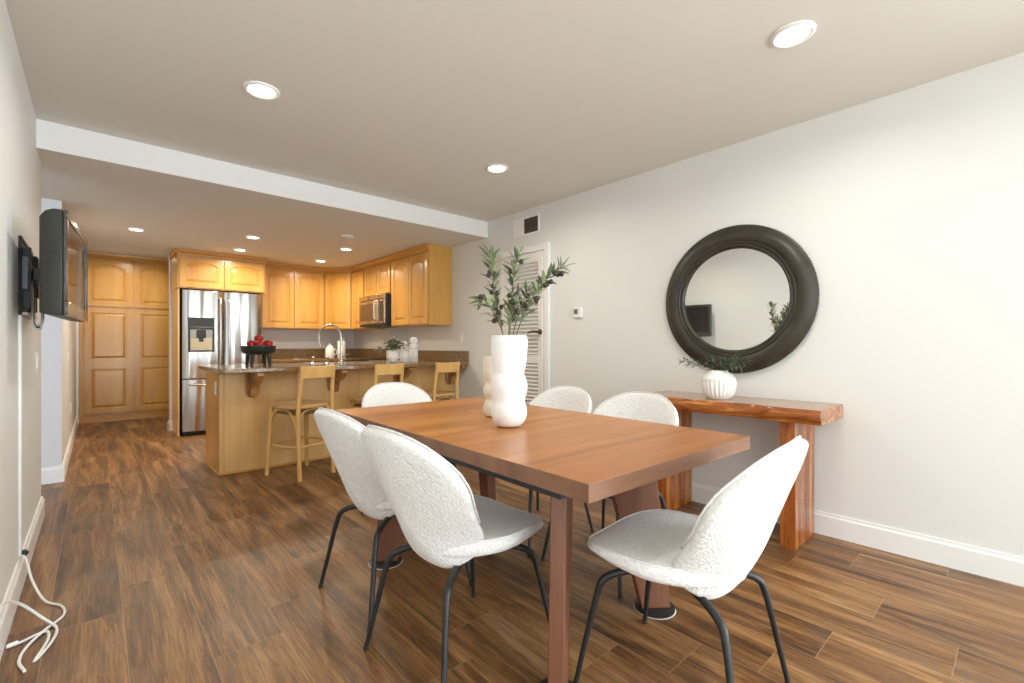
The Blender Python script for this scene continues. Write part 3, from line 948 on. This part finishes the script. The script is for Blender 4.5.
canister('shorter white ceramic canister with stacked round lid on the bar top', (2.585, 4.70, 0.916), 0, 0.235)
canister('taller white ceramic canister with stacked round lid on the bar top', (2.715, 4.715, 0.916), 0, 0.285)
tag(thing('plant_pot', 'x', 'pot', (2.435, 4.68, 0.916)), 'small white faceted pot holding an eucalyptus bunch beside the canisters', 'plant pot')
pp = bpy.data.objects['plant_pot']
obj('pot', MB().lathe([(0.036, 0), (0.048, 0.012), (0.062, 0.05), (0.060, 0.075), (0.047, 0.118), (0.040, 0.128), (0.036, 0.126), (0.04, 0.09), (0.01, 0.085)], 12), M['ceramic'], pp, smooth=15)

# white jugs on the back worktop
t = thing('utensil_jar', 'squat white jar with spout on the back worktop left of the faucet neck', 'jar', (2.60, 6.98, 0.916))
obj('body', MB().lathe([(0.062, 0), (0.068, 0.01), (0.066, 0.12), (0.048, 0.165), (0.044, 0.17)], 28), M['ceramic'], t)
obj('lid', MB().lathe([(0.044, 0.1705), (0.038, 0.185), (0.012, 0.195), (0.014, 0.212), (0.003, 0.216)], 20), M['ceramic'], t)
obj('handle', MB().tube(smooth_path([(0.06, 0, 0.13), (0.095, 0, 0.12), (0.10, 0, 0.07), (0.064, 0, 0.04)], 4), 0.007, 8), M['ceramic'], t)
t = thing('pitcher', 'tall white cylinder pitcher with loop top on the back worktop behind the faucet', 'pitcher', (2.765, 6.95, 0.916))
obj('body', MB().lathe([(0.056, 0), (0.060, 0.008), (0.060, 0.25), (0.055, 0.258), (0.05, 0.255), (0.05, 0.02)], 28), M['ceramic'], t)
obj('handle', MB().tube(smooth_path([(-0.015, 0, 0.20), (-0.015, 0, 0.31), (0.0, 0, 0.335), (0.03, 0, 0.31), (0.03, 0, 0.20)], 4), 0.006, 8), M['chrome'], t)


# ------------------------------------------------------------------ leaves
def leaf(mb, base, direc, length, width, roll=0.0, curl=0.15):
    d = Vector(direc).normalized()
    up = Vector((0, 0, 1)) if abs(d.z) < 0.95 else Vector((1, 0, 0))
    s = d.cross(up).normalized()
    n = s.cross(d)
    s, n = s * math.cos(roll) + n * math.sin(roll), n * math.cos(roll) - s * math.sin(roll)
    L, Cn, Rr = [], [], []
    W = (0.12, 0.75, 1.0, 0.72, 0.10)
    for i, w in enumerate(W):
        q = i / 4
        c = Vector(base) + d * (length * q) - n * (curl * length * q * q)
        L.append(mb.bm.verts.new(c - s * (width * w / 2) + n * width * 0.12 * w))
        Cn.append(mb.bm.verts.new(c))
        Rr.append(mb.bm.verts.new(c + s * (width * w / 2) + n * width * 0.12 * w))
    for i in range(4):
        mb.face([L[i], Cn[i], Cn[i + 1], L[i + 1]])
        mb.face([Cn[i], Rr[i], Rr[i + 1], Cn[i + 1]])


def branch(name, label, cat, base, path, nleaf, llen, lwid, nolive, mats, group, rng, start=0.3, spread=0.9, srad=0.0028):
    """path: offsets from base; a stem with lance leaves and olives"""
    t = thing(name, label, cat, base, 0, group)
    pts = smooth_path(path, 8)
    obj('stem', MB().tube(pts, [srad * (1 - 0.6 * i / len(pts)) for i in range(len(pts))], 6), M['stem'], t)
    mb = MB()
    n = len(pts)
    for k in range(nleaf):
        q = start + (1 - start) * k / max(1, nleaf - 1)
        i = min(n - 2, int(q * (n - 1)))
        p = pts[i]
        tan = (pts[i + 1] - pts[i]).normalized()
        a = k * 2.4 + rng.uniform(-0.5, 0.5)
        o1 = tan.orthogonal().normalized()
        o2 = tan.cross(o1)
        side = o1 * math.cos(a) + o2 * math.sin(a)
        dv = tan * rng.uniform(0.45, 0.95) + side * spread * (0.25 if k == nleaf - 1 else 1)
        leaf(mb, p, dv, llen * rng.uniform(0.75, 1.2), lwid * rng.uniform(0.8, 1.2), rng.uniform(-0.6, 0.6), rng.uniform(-0.1, 0.25))
    obj('leaves', mb, mats, t, smooth=0)
    for k in range(nolive):
        q = rng.uniform(max(start, 0.35), 0.95)
        i = min(n - 2, int(q * (n - 1)))
        a = rng.uniform(0, 2 * PI)
        tan = (pts[i + 1] - pts[i]).normalized()
        o1 = tan.orthogonal().normalized()
        side = o1 * math.cos(a) + tan.cross(o1) * math.sin(a)
        p = pts[i] + side * 0.020 + Vector((0, 0, -0.005))
        ol = MB().ball(p, 0.0102, 12, 1.2)
        obj('olive', ol, M['olive'], t)
    return t


rng = random.Random(11)
for k, (a, l, h_, s_) in enumerate(((0.1, 0.16, 0.10, 'right'), (1.2, 0.06, 0.17, 'middle'), (2.5, 0.12, 0.13, 'left'), (3.2, 0.165, 0.03, 'low left'), (4.6, 0.07, 0.13, 'front'), (5.6, 0.13, 0.11, 'front right'))):
    d_ = rv * math.cos(a) + fv * math.sin(a)
    branch('eucalyptus_sprig', 'green eucalyptus sprig leaning %s in the small pot beside the canisters' % s_, 'sprig', (2.435, 4.68, 1.02),
           [(0, 0, 0), tuple(d_ * l * 0.35 + Vector((0, 0, max(0.05, h_ * 0.6)))), tuple(d_ * l + Vector((0, 0, h_)))], 13, 0.056, 0.028, 0, M['leaf_grey'], 'sprigs in the small bar pot', rng, 0.25)

# ------------------------------------------------------------------ dining table
TA = R(-1.3)
TL, TW, TZ = 1.775, 0.955, 0.75
TC = (1.416, 1.612, 0)
t = thing('dining_table', 'rectangular walnut dining table with slanted board legs in the foreground', 'table', TC, TA)
top = MB().box((-TW / 2, -TL / 2, TZ - 0.05), (TW / 2, TL / 2, TZ))
for f in top.bm.faces:
    f.material_index = 0 if abs(f.normal.z) > 0.5 or f.calc_center_median().z > TZ - 0.01 else 1
obj('tabletop', top, [M['table'], M['table_edge']], t, bevel=0.002)


def foot(sx, sy):
    return Vector((-0.335, -0.645, 0)) if (sx, sy) == (-1, -1) else Vector((sx * 0.335, sy * 0.56, 0))


def table_leg(sx, sy):
    """tapered board standing on the diagonal, leaning outwards towards the corner"""
    o = Vector((sx * 0.80, sy * 0.58, 0)).normalized()
    nrm = Vector((-o.y, o.x, 0))
    c = foot(sx, sy)
    rows = []
    for z, out, inn in ((0.012, 0.060, -0.062), (0.25, 0.034, -0.122), (0.48, 0.010, -0.182), (0.60, -0.003, -0.218), (0.655, -0.008, -0.25), (0.6995, -0.012, -0.31)):
        rows.append([c + o * out + nrm * 0.025 + Vector((0, 0, z)), c + o * out - nrm * 0.025 + Vector((0, 0, z)),
                     c + o * inn - nrm * 0.025 + Vector((0, 0, z)), c + o * inn + nrm * 0.025 + Vector((0, 0, z))])
    return MB().loops(rows)


for sx in (-1, 1):
    for sy in (-1, 1):
        lg = obj('leg', table_leg(sx, sy), M['table_leg'], t, bevel=0.004)
        obj('glide', MB().lathe([(0.082, 0.0032), (0.083, 0.010), (0.078, 0.012), (0.02, 0.0121)], 32, foot(sx, sy)), M['black_plastic'], lg)
        obj('felt_pad', MB().lathe([(0.084, 0.0), (0.086, 0.002), (0.084, 0.003), (0.02, 0.003)], 32, foot(sx, sy)), M['soil'], lg)
for sx in (-1, 1):
    rl = MB().box((sx * 0.405 - 0.02, -0.74, TZ - 0.088), (sx * 0.405 + 0.02, 0.70, TZ - 0.0505))
    obj('support_rail', rl, M['black_metal'], t, bevel=0.002)


# ------------------------------------------------------------------ boucle dining chairs
def interp(tab, v):
    for (a, fa), (b, fb) in zip(tab, tab[1:]):
        if v <= b:
            s = (v - a) / (b - a)
            s = s * s * (3 - 2 * s) * 0.35 + s * 0.65
            return fa + (fb - fa) * s
    return tab[-1][1]


def pillow(outline, center, surf, th, taper=0.0, rings=(0.0, 0.35, 0.62, 0.82, 0.94), puff=1.0, edge=0.35):
    """closed cushion: `outline` are 2D points, surf(p, off) gives the 3D point at offset `off` along the normal"""
    mb = MB()
    cx, cy = center
    n = len(outline)
    def ring(s, off):
        return [surf((cx + (x - cx) * s, cy + (y - cy) * s), off) for x, y in outline]
    lps = []
    prof = [(0.03, 0.5), (0.35, 0.5), (0.65, 0.49), (0.85, 0.46), (0.95, 0.40), (0.988, 0.26), (1.0, 0.0), (0.988, -0.26), (0.95, -0.40), (0.85, -0.46), (0.65, -0.49), (0.35, -0.5), (0.03, -0.5)]
    for s, o in prof:
        lps.append(ring(s, o * th * (1 - taper * s * s)))
    return mb.loops(lps)


BACK_C = [(0.34, -0.07), (0.365, -0.13), (0.41, -0.172), (0.48, -0.205), (0.58, -0.240), (0.68, -0.274), (0.78, -0.310), (0.86, -0.342)]
BACK_K = [(0.345, 1.2), (0.41, 4.4), (0.46, 4.8), (0.52, 2.9), (0.60, 1.75), (0.70, 1.25), (0.80, 0.95), (0.88, 0.8)]
BACK_W = [(0.354, 0.05), (0.360, 0.09), (0.378, 0.132), (0.415, 0.168), (0.47, 0.190), (0.53, 0.216), (0.59, 0.242), (0.645, 0.258), (0.675, 0.2625), (0.71, 0.258), (0.74, 0.245), (0.77, 0.222), (0.795, 0.188), (0.815, 0.146), (0.828, 0.10), (0.834, 0.048)]


def back_pt(p, off):
    x, z = p
    def S(x, z):
        return Vector((x, interp(BACK_C, z) + interp(BACK_K, z) * x * x, z))
    e = 0.004
    a = S(x + e, z) - S(x - e, z)
    b = S(x, z + e) - S(x, z - e)
    n = b.cross(a).normalized()        # towards +y (front)
    if n.y < 0:
        n = -n
    return S(x, z) + n * off


def seat_pt(p, off):
    x, y = p
    r2 = (x / 0.25) ** 2
    z = 0.418 + 0.036 * min(1.0, r2) - 0.004 * max(0, (y - 0.12) / 0.15) ** 2 + 0.012 * max(0, (-y) / 0.2)
    if off < 0:
        z += 0.036 * max(0, y / 0.27) ** 1.6
    return Vector((x, y, z + off))


def make_chair(label):
    t = thing('dining_chair', label, 'chair', (0, 0, 0), 0, 'white boucle dining chairs round the table')
    right = [(w_, z) for z, w_ in BACK_W]
    outline = right + [(-x, z) for x, z in reversed(right)]
    b_ = obj('backrest', pillow(outline, (0, 0.62), back_pt, 0.046), M['boucle'], t, subsurf=2, smooth=180)
    rim = [back_pt(((x) * 1.0, 0.62 + (z - 0.62) * 1.0), 0.012) for x, z in outline if z > 0.47]
    obj('piping', MB().tube(rim, 0.0035, 6), M['boucle'], b_, smooth=180)
    pts = []
    for k in range(36):
        a = 2 * PI * k / 36
        c_, s_ = math.cos(a), math.sin(a)
        if s_ >= 0:
            x = 0.246 * (abs(c_) ** 0.66) * (1 if c_ >= 0 else -1)
            y = 0.05 + 0.236 * (abs(s_) ** 0.74)
        else:
            x = 0.246 * (abs(c_) ** 1.25) * (1 if c_ >= 0 else -1)
            y = 0.05 - 0.245 * (abs(s_) ** 1.0)
        pts.append((x, y))
    se = obj('seat', pillow(pts, (0, 0.03), seat_pt, 0.085, 0.28), M['boucle'], t, subsurf=2, smooth=180)
    rim = [seat_pt((x * 0.965, 0.03 + (y - 0.03) * 0.965), 0.023) for x, y in pts[-4:] + pts[:23]]
    obj('piping', MB().tube(rim, 0.0035, 6), M['boucle'], se, smooth=180)
    for sx in (-1, 1):
        for sy in (-1, 1):
            if sy > 0:
                path = [(sx * 0.09, 0.10, 0.374), (sx * 0.145, 0.148, 0.370), (sx * 0.178, 0.184, 0.345), (sx * 0.190, 0.199, 0.295), (sx * 0.215, 0.228, 0.14), (sx * 0.235, 0.25, 0.008)]
            else:
                path = [(sx * 0.085, -0.06, 0.372), (sx * 0.13, -0.125, 0.366), (sx * 0.168, -0.178, 0.345), (sx * 0.184, -0.198, 0.295), (sx * 0.212, -0.226, 0.14), (sx * 0.235, -0.25, 0.008)]
            pts2 = smooth_path(path, 6)
            m_ = len(pts2)
            lg = obj('leg', MB().tube(pts2, [0.0122 - 0.0042 * max(0, (i / (m_ - 1) - 0.35)) / 0.65 for i in range(m_)], 12), M['black_metal'], t)
            obj('foot_cap', MB().lathe([(0.008, 0.0), (0.0105, 0.003), (0.0105, 0.008), (0.009, 0.011)], 14, (sx * 0.235, sy * 0.25, 0)), M['black_plastic'], lg)
    obj('under_frame', MB().tube([(-0.10, 0.108, 0.374), (0.10, 0.108, 0.374)], 0.011).tube([(-0.09, -0.065, 0.372), (0.09, -0.065, 0.372)], 0.011).tube([(0, -0.065, 0.372), (0, 0.108, 0.374)], 0.011), M['black_metal'], t)
    return t


CH = [((0.985, 1.375), -88, 'white boucle chair at the near left side of the table, back towards the camera'),
      ((1.018, 1.925), -88, 'white boucle chair on the left table side, half hidden behind the nearer left chair'),
      ((1.53, 2.66), 180, 'white boucle chair at the far head of the table before the bar stools'),
      ((1.94, 1.965), 88, 'white boucle chair across the table, left one, before the louvred door'),
      ((1.945, 1.42), 90, 'white boucle chair across the table, right one, before the console'),
      ((1.405, 0.745), 5, 'white boucle chair at the near end of the table, right foreground, turned away')]
ch0 = make_chair(CH[0][2])
for i, ((x, y), a, lb) in enumerate(CH):
    if i == 0:
        ch0.location = (x, y, 0)
        ch0.rotation_euler = (0, 0, R(a))
    else:
        dup(ch0, (x, y, 0), R(a), lb)

# ------------------------------------------------------------------ bar stools
def make_stool(label):
    """local: faces +y (towards the bar); back at -y"""
    t = thing('bar_stool', label, 'stool', (0, 0, 0), 0, 'blond wooden bar stools at the peninsula')
    H = 0.61
    # seat with rounded outline
    out = []
    for k in range(28):
        a = 2 * PI * k / 28
        c_, s_ = math.cos(a), math.sin(a)
        out.append((0.205 * math.copysign(abs(c_) ** 0.6, c_), 0.205 * math.copysign(abs(s_) ** 0.6, s_)))
    obj('seat', MB().prism(out, 'Z', H - 0.032, H), M['stool_seat'], t, bevel=0.008, seg=3)
    out2 = [(x * 0.82, y * 0.82) for x, y in out]
    obj('seat_underside', MB().prism(out2, 'Z', H - 0.085, H - 0.033), M['cane'], t, bevel=0.01)
    for sx in (-1, 1):
        obj('leg', MB().tube([(sx * 0.165, 0.165, H - 0.033), (sx * 0.19, 0.195, 0.0)], [0.020, 0.0165], 12), M['stool'], t)
        pth = smooth_path([(sx * 0.160, -0.215, 0.0), (sx * 0.162, -0.20, 0.35), (sx * 0.160, -0.196, H - 0.02), (sx * 0.152, -0.21, 0.74), (sx * 0.146, -0.235, 0.93)], 5)
        obj('leg', MB().tube(pth, [0.0185] * (len(pth) - 8) + [0.0175] * 8, 12), M['stool'], t)
    # curved top rail
    mb = MB()
    lps = []
    n = 14
    for i in range(n + 1):
        x = -0.165 + 0.33 * i / n
        y = -0.258 + 0.035 * (2 * i / n - 1) ** 2
        lps.append([(x, y - 0.011, 0.828), (x, y + 0.011, 0.828), (x, y + 0.005, 0.93), (x, y - 0.017, 0.93)])
    obj('top_rail', mb.loops(lps), M['stool'], t, bevel=0.006, smooth=30)
    # hoop footrest and bent braces
    pth = [(0.19 * math.copysign(abs(math.cos(a)) ** 0.55, math.cos(a)), 0.19 * math.copysign(abs(math.sin(a)) ** 0.55, math.sin(a)), 0.265) for a in [2 * PI * k / 40 for k in range(41)]]
    obj('footrest', MB().tube(pth, 0.0105, 8), M['stool'], t)
    for sx in (-1, 1):
        p = [(sx * 0.172, -0.185, 0.40), (sx * 0.172, -0.16, 0.49), (sx * 0.17, -0.08, 0.555), (sx * 0.168, 0.0, 0.566), (sx * 0.168, 0.08, 0.555), (sx * 0.172, 0.15, 0.49), (sx * 0.175, 0.172, 0.40)]
        obj('brace', MB().tube(smooth_path(p, 4), 0.0095, 8), M['stool'], t)
    for sy in (-1, 1):
        p = [(-0.17, sy * 0.178, 0.40), (-0.145, sy * 0.172, 0.49), (-0.08, sy * 0.168, 0.555), (0.0, sy * 0.166, 0.566), (0.08, sy * 0.168, 0.555), (0.145, sy * 0.172, 0.49), (0.17, sy * 0.178, 0.40)]
        obj('brace', MB().tube(smooth_path(p, 4), 0.0095, 8), M['stool'], t)
    return t


ST = [((1.315, 4.19), 17, 'blond wooden bar stool fully in view at the left of the peninsula'),
      ((1.99, 4.20), 12, 'blond wooden bar stool, middle one, half hidden behind the far head chair'),
      ((2.645, 4.20), 10, 'blond wooden bar stool nearest the right wall, its back slat below the canisters')]
s0 = make_stool(ST[0][2])
for i, ((x, y), a, lb) in enumerate(ST):
    if i == 0:
        s0.location = (x, y, 0)
        s0.rotation_euler = (0, 0, R(a))
    else:
        dup(s0, (x, y, 0), R(a), lb)

# ------------------------------------------------------------------ vases on the table
def wavy_vase(name, label, loc, prof, mat, lean=0.0, seg=40, sub=1, wob=0.0):
    t = thing(name, label, 'vase', loc)
    lps = []
    for k, (r, z, ox) in enumerate(prof):
        lps.append([(ox * rv.x + r * (1 + wob * math.sin(2 * a + z * 9)) * math.cos(a), ox * rv.y + r * (1 + wob * math.sin(2 * a + z * 9)) * math.sin(a), z) for a in [2 * PI * i / seg for i in range(seg)]])
    obj('body', MB().loops(lps), mat, t, subsurf=sub, smooth=180)
    return t


VZ = 0.7508
VX, VY = 1.325, 1.499
prof = [(0.035, 0.0, 0), (0.055, 0.004, 0), (0.072, 0.025, 0.002), (0.081, 0.055, 0.002), (0.079, 0.085, 0.0), (0.0675, 0.110, 0.0), (0.0725, 0.130, 0.002), (0.0795, 0.160, 0.003),
        (0.079, 0.190, 0.003), (0.0715, 0.213, 0.0), (0.0645, 0.228, 0.0), (0.0705, 0.245, 0.001), (0.075, 0.285, 0.002), (0.078, 0.325, 0.003), (0.079, 0.365, 0.003), (0.077, 0.385, 0.003), (0.070, 0.394, 0.003),
        (0.064, 0.390, 0.003), (0.062, 0.36, 0.003), (0.060, 0.25, 0.002), (0.05, 0.20, 0)]
wavy_vase('vase', 'tall white wavy vase holding olive branches on the dining table', (VX, VY, VZ), prof, M['matte_white'], wob=0.012)
prof2 = [(0.03, 0.0, 0), (0.042, 0.004, 0), (0.051, 0.03, 0), (0.052, 0.055, 0), (0.038, 0.080, 0), (0.035, 0.090, 0), (0.050, 0.112, 0), (0.052, 0.135, 0), (0.039, 0.160, 0), (0.037, 0.170, 0),
         (0.050, 0.19, 0), (0.0525, 0.23, 0), (0.051, 0.285, 0), (0.046, 0.297, 0), (0.040, 0.293, 0), (0.038, 0.2, 0)]
wavy_vase('vase', 'shorter cream bubble vase behind the tall white vase on the table', (1.452, 1.755, VZ), prof2, M['cream'])

rng = random.Random(5)


def olive(label, path, nleaf, nol, start=0.28, llen=0.066):
    """path: (sideways, height above the vase rim, depth) offsets from the vase axis"""
    b0 = Vector((VX, VY, 0.965))
    pts = [rv * (path[0][0] * 0.5) + fv * (path[0][2] * 0.5)] + [rv * a + fv * f + Vector((0, 0, 0.18 + z)) for a, z, f in path]
    return branch('olive_branch', label, 'olive branch', b0, [tuple(p) for p in pts], nleaf, llen, 0.0175, nol, M['leaf'],
                  'olive branches in the tall vase', rng, start, 0.75, 0.003)


olive('olive branch with dark olives rising highest at the left of the vase', [(-0.025, 0.0, 0.0), (-0.062, 0.19, 0.02), (-0.072, 0.30, 0.03), (-0.082, 0.36, 0.03)], 36, 8, 0.36)
olive('olive branch with pale tip standing in the middle of the vase', [(0.005, 0.0, -0.01), (0.016, 0.19, -0.03), (0.026, 0.28, -0.04), (0.046, 0.34, -0.05)], 30, 4, 0.36)
olive('long olive branch heavy with olives leaning far to the right of the vase', [(0.035, 0.0, 0.0), (0.088, 0.13, 0.02), (0.13, 0.20, 0.02), (0.185, 0.265, 0.02), (0.245, 0.30, 0.01)], 54, 15, 0.30, 0.056)
olive('short olive branch bending low to the left over the vase rim', [(-0.025, 0.0, -0.02), (-0.062, 0.09, -0.04), (-0.10, 0.145, -0.05), (-0.118, 0.15, -0.05)], 22, 5, 0.34)
olive('short olive branch leaning right between the middle and the long branch', [(0.02, 0.0, 0.02), (0.045, 0.09, 0.05), (0.07, 0.16, 0.06), (0.085, 0.20, 0.06)], 22, 3, 0.36)
olive('short leafy olive branch in front of the middle branch just over the vase rim', [(0.0, 0.0, -0.03), (0.008, 0.06, -0.05), (0.02, 0.11, -0.06), (0.035, 0.145, -0.06)], 20, 4, 0.36)

# ------------------------------------------------------------------ console, its pot and the mirror
t = thing('console_table', 'thick reddish slab wood console table against the right wall under the mirror', 'table', (XR, 0, 0))
CZ = 0.768
edge = []
for i in range(25):
    y = 0.70 + 1.09 * i / 24
    edge.append((-0.415 - 0.012 * math.sin(i * 0.55) - 0.006 * math.sin(i * 1.3 + 1), y))
rows = []
for x, y in edge:
    rows.append([(-0.004, y, CZ - 0.078), (-0.004, y, CZ), (x + 0.006, y, CZ), (x - 0.010, y, CZ - 0.035), (x + 0.008, y, CZ - 0.078)])
cm = MB().loops(rows)
cm.bm.normal_update()
bmesh.ops.recalc_face_normals(cm.bm, faces=cm.bm.faces[:])
for f in cm.bm.faces:
    f.material_index = 1 if f.normal.z > 0.8 else 0
obj('slab_top', cm, [M['slab'], M['slab_top']], t, bevel=0.003, smooth=50)
for y in (0.83, 1.575):
    lg = MB().box((-0.375, y, 0), (-0.205, y + 0.078, CZ - 0.0785)).box((-0.200, y, 0), (-0.045, y + 0.078, CZ - 0.0785))
    obj('leg', lg, M['slab_leg'], t, bevel=0.005)

px, py = XR - 0.232, 1.305
t = thing('plant_pot', 'round white ribbed pot on the console table below the mirror', 'plant pot', (px, py, CZ + 0.0005))
NS = 96
def rib(k, i, a):
    return 1 - (0.075 * (0.5 - 0.5 * math.cos(i * 2 * PI / 4)) if 1 <= k <= 5 else 0)
obj('body', MB().lathe([(0.068, 0), (0.078, 0.006), (0.094, 0.040), (0.102, 0.075), (0.104, 0.098), (0.103, 0.112), (0.100, 0.120), (0.094, 0.132), (0.078, 0.152), (0.057, 0.164), (0.053, 0.174), (0.047, 0.174), (0.049, 0.15), (0.02, 0.14)], NS, mod=rib), M['ceramic'], t)
rng = random.Random(21)
for k, (tx, tz, ty, nl, lb) in enumerate(((-0.215, 0.08, 0.0, 38, 'dark green sprig drooping furthest left from the ribbed console pot'),
                                          (-0.14, 0.055, -0.05, 26, 'dark green sprig leaning left low over the ribbed pot rim'),
                                          (0.205, 0.085, -0.02, 38, 'dark green sprig reaching furthest right from the ribbed console pot'),
                                          (0.165, 0.05, -0.05, 32, 'dark green sprig hanging right over the ribbed pot rim'),
                                          (0.12, 0.11, 0.02, 30, 'dark green sprig standing upright right of the ribbed pot centre'),
                                          (-0.05, 0.09, -0.03, 18, 'short dark green sprig upright left of the ribbed pot centre'))):
    d_ = Vector((0.25 * ty / 0.06, -1, 0)).normalized()
    tip = Vector((-abs(tx) * 0.25 + ty, -tx * 1.12, tz))
    branch('fern_sprig', lb, 'sprig', (px, py, CZ + 0.155), [(0, 0, 0), (tip.x * 0.35, tip.y * 0.35, max(0.05, tz * 0.75)), tuple(tip)], nl, 0.042, 0.010, 0, M['leaf_dark'], 'sprigs in the ribbed pot', rng, 0.22, 0.8, 0.0022)

t = thing('round_mirror', 'large round mirror in a wide dark ridged frame on the right wall', 'mirror', (XR, 1.30, 1.404))
fm = MB()
NSG = 320
prof = [(0.478, 0.0008), (0.484, 0.012), (0.487, 0.022), (0.484, 0.030), (0.478, 0.033), (0.472, 0.036), (0.455, 0.050), (0.43, 0.060), (0.405, 0.061), (0.388, 0.055), (0.380, 0.050), (0.376, 0.054), (0.368, 0.054),
        (0.364, 0.048), (0.356, 0.046), (0.350, 0.050), (0.344, 0.048), (0.339, 0.040), (0.336, 0.022), (0.336, 0.012)]
def bead(k, i, a):
    if k in (1, 2, 3):
        return 1 + (0.006 if i % 2 else -0.004)
    if k in (14, 15, 16):
        return 1 + (0.005 if i % 2 else -0.004)
    return 1
fm.lathe(prof, NSG, cap0=False, cap1=False, mod=bead)
rotm = Matrix.Rotation(R(-90), 4, 'Y')
fm.bm.transform(rotm)
obj('frame', fm, M['frame'], t, smooth=35)
g = MB().lathe([(0.337, 0.004), (0.337, 0.0185), (0.334, 0.020), (0.01, 0.020)], 96)
g.bm.transform(Matrix.Rotation(0.031, 4, 'Z') @ rotm)
obj('mirror_glass', g, M['mirror'], t, smooth=3)

# ------------------------------------------------------------------ television on its wall arm
near, far = Vector((-0.105, 2.71)), Vector((-0.049, 3.42))
dv = (far - near)
TVW = dv.length
a_tv = math.atan2(dv.y, dv.x)
# local x along the screen (near -> far), local -y = screen normal (towards the room)
t = thing('television', 'black flat television turned out from the left wall on an arm', 'television', (near.x, near.y, 1.227), a_tv)
TVH = 0.445
body = MB()
secs = [(0.0, 0.0, 0.0), (0.03, 0.0, 0.0), (0.055, 0.012, 0.004), (0.074, 0.04, 0.008)]
lps = []
for dep, ins, sc in secs:
    lps.append([(ins * 0.4, dep, sc), (TVW - ins * 0.4, dep, sc), (TVW - ins * 0.4, dep, TVH - ins * 0.9), (ins * 0.4, dep, TVH - ins * 0.9)])
obj('back_shell', body.loops(lps), M['tv_back'], t, bevel=0.006)
bz = MB()
bw = 0.034
for a_, b_ in (((0, 0), (TVW, 0.06)), ((0, TVH - bw), (TVW, TVH)), ((0, 0.06), (bw, TVH - bw)), ((TVW - bw, 0.06), (TVW, TVH - bw))):
    bz.box((a_[0], -0.014, a_[1]), (b_[0], -0.0005, b_[1]))
obj('bezel', bz, M['bezel'], t, bevel=0.003)
obj('screen', B((bw, -0.008, 0.06), (TVW - bw, -0.001, TVH - bw)), M['screen'], t)
vt = MB()
for i in range(9):
    vt.box((0.0005, 0.018 + 0.0, 0.20 + i * 0.014), (0.004, 0.045, 0.205 + i * 0.014))
vt.bm.transform(Matrix.Translation((-0.0042, 0, 0)))
obj('vents', vt, M['black_plastic'], t)

t = thing('tv_mount', 'black wall bracket with folded arm and wiring behind the television', 'tv mount', (XL, 3.06, 1.24))
bp = MB()
bp.box((0.0005, 0.0, 0.0), (0.006, 0.50, 0.36))
bp.box((0.006, 0.0, 0.345), (0.012, 0.50, 0.36)).box((0.006, 0.0, 0.0), (0.012, 0.012, 0.345)).box((0.006, 0.488, 0.0), (0.012, 0.50, 0.345))
obj('back_plate', bp, M['black_metal'], t, bevel=0.002)
obj('ledge', B((0.006, 0.012, 0.0), (0.030, 0.488, 0.012)), M['soil'], t)
obj('arm', MB().box((0.008, 0.20, 0.14), (0.045, 0.23, 0.24)).box((0.045, 0.02, 0.16), (0.075, 0.23, 0.22)), M['black_metal'], t, bevel=0.004)
for y in (0.07, 0.36):
    obj('bracket', B((0.0065, y, 0.03), (0.036, y + 0.03, 0.32)), M['black_metal'], t, bevel=0.002)
obj('power_box', B((0.0065, 0.025, 0.12), (0.03, 0.06, 0.27)), plain('grey_adapter', (0.22, 0.25, 0.30), 0.4), t, bevel=0.003)
obj('junction_box', MB().box((0.0065, 0.25, 0.10), (0.048, 0.34, 0.30)).box((0.0065, 0.40, 0.05), (0.03, 0.47, 0.22)), M['black_plastic'], t, bevel=0.004)
for k in range(3):
    y = 0.14 + k * 0.05
    obj('cable', MB().tube(smooth_path([(0.026, y, 0.25), (0.034, y + 0.03, 0.10), (0.03, y + 0.08, -0.03), (0.055, y + 0.12, -0.06 + 0.02 * k), (0.06, y + 0.14, 0.06)], 5), 0.0045, 7), M['soil'] if k != 1 else M['black_plastic'], t)
tag(obj('cable_raceway', B((XL + 0.0003, 3.045, 0.145), (XL + 0.012, 3.085, 1.238)), M['white_plastic'], bevel=0.003), 'white vertical cable cover on the left wall under the television bracket', 'cable cover')

# loose cords on the floor
t = thing('white_cable', 'white cord dropping from the cable cover and looping over the floor', 'cord', (XL, 3.05, 0))
cp_ = smooth_path([(0.012, 0.012, 0.150), (0.03, -0.03, 0.125), (0.055, -0.12, 0.060), (0.10, -0.25, 0.012), (0.155, -0.34, 0.0055), (0.165, -0.44, 0.0055), (0.115, -0.53, 0.0055), (0.075, -0.63, 0.0055), (0.065, -0.72, 0.0055), (0.085, -0.80, 0.0055)], 6)
obj('cable', MB().tube(cp_, 0.0048, 8), M['white_plastic'], t)
obj('plug', MB().box((0.012, 0.0, 0.140), (0.028, 0.022, 0.165)).box((0.028, 0.005, 0.146), (0.034, 0.016, 0.158)), M['black_plastic'], t, bevel=0.002)
t = thing('white_cable', 'white cord with plug coming off the left wall at the photo edge', 'cord', (XL, 2.35, 0))
cp_ = smooth_path([(0.018, -0.02, 0.20), (0.022, 0.08, 0.185), (0.05, 0.20, 0.12), (0.11, 0.225, 0.03), (0.15, 0.16, 0.0055), (0.14, 0.05, 0.0055), (0.105, -0.05, 0.0055), (0.13, 0.08, 0.0055), (0.12, 0.16, 0.0055), (0.06, 0.13, 0.0055), (0.035, 0.12, 0.0055)], 6)
obj('cable', MB().tube(cp_, 0.0048, 8), M['white_plastic'], t)
obj('plug', MB().tube([(0.05, 0.127, 0.009), (0.028, 0.118, 0.009), (0.022, 0.116, 0.009)], [0.007, 0.0088, 0.006], 10), M['white_plastic'], t)
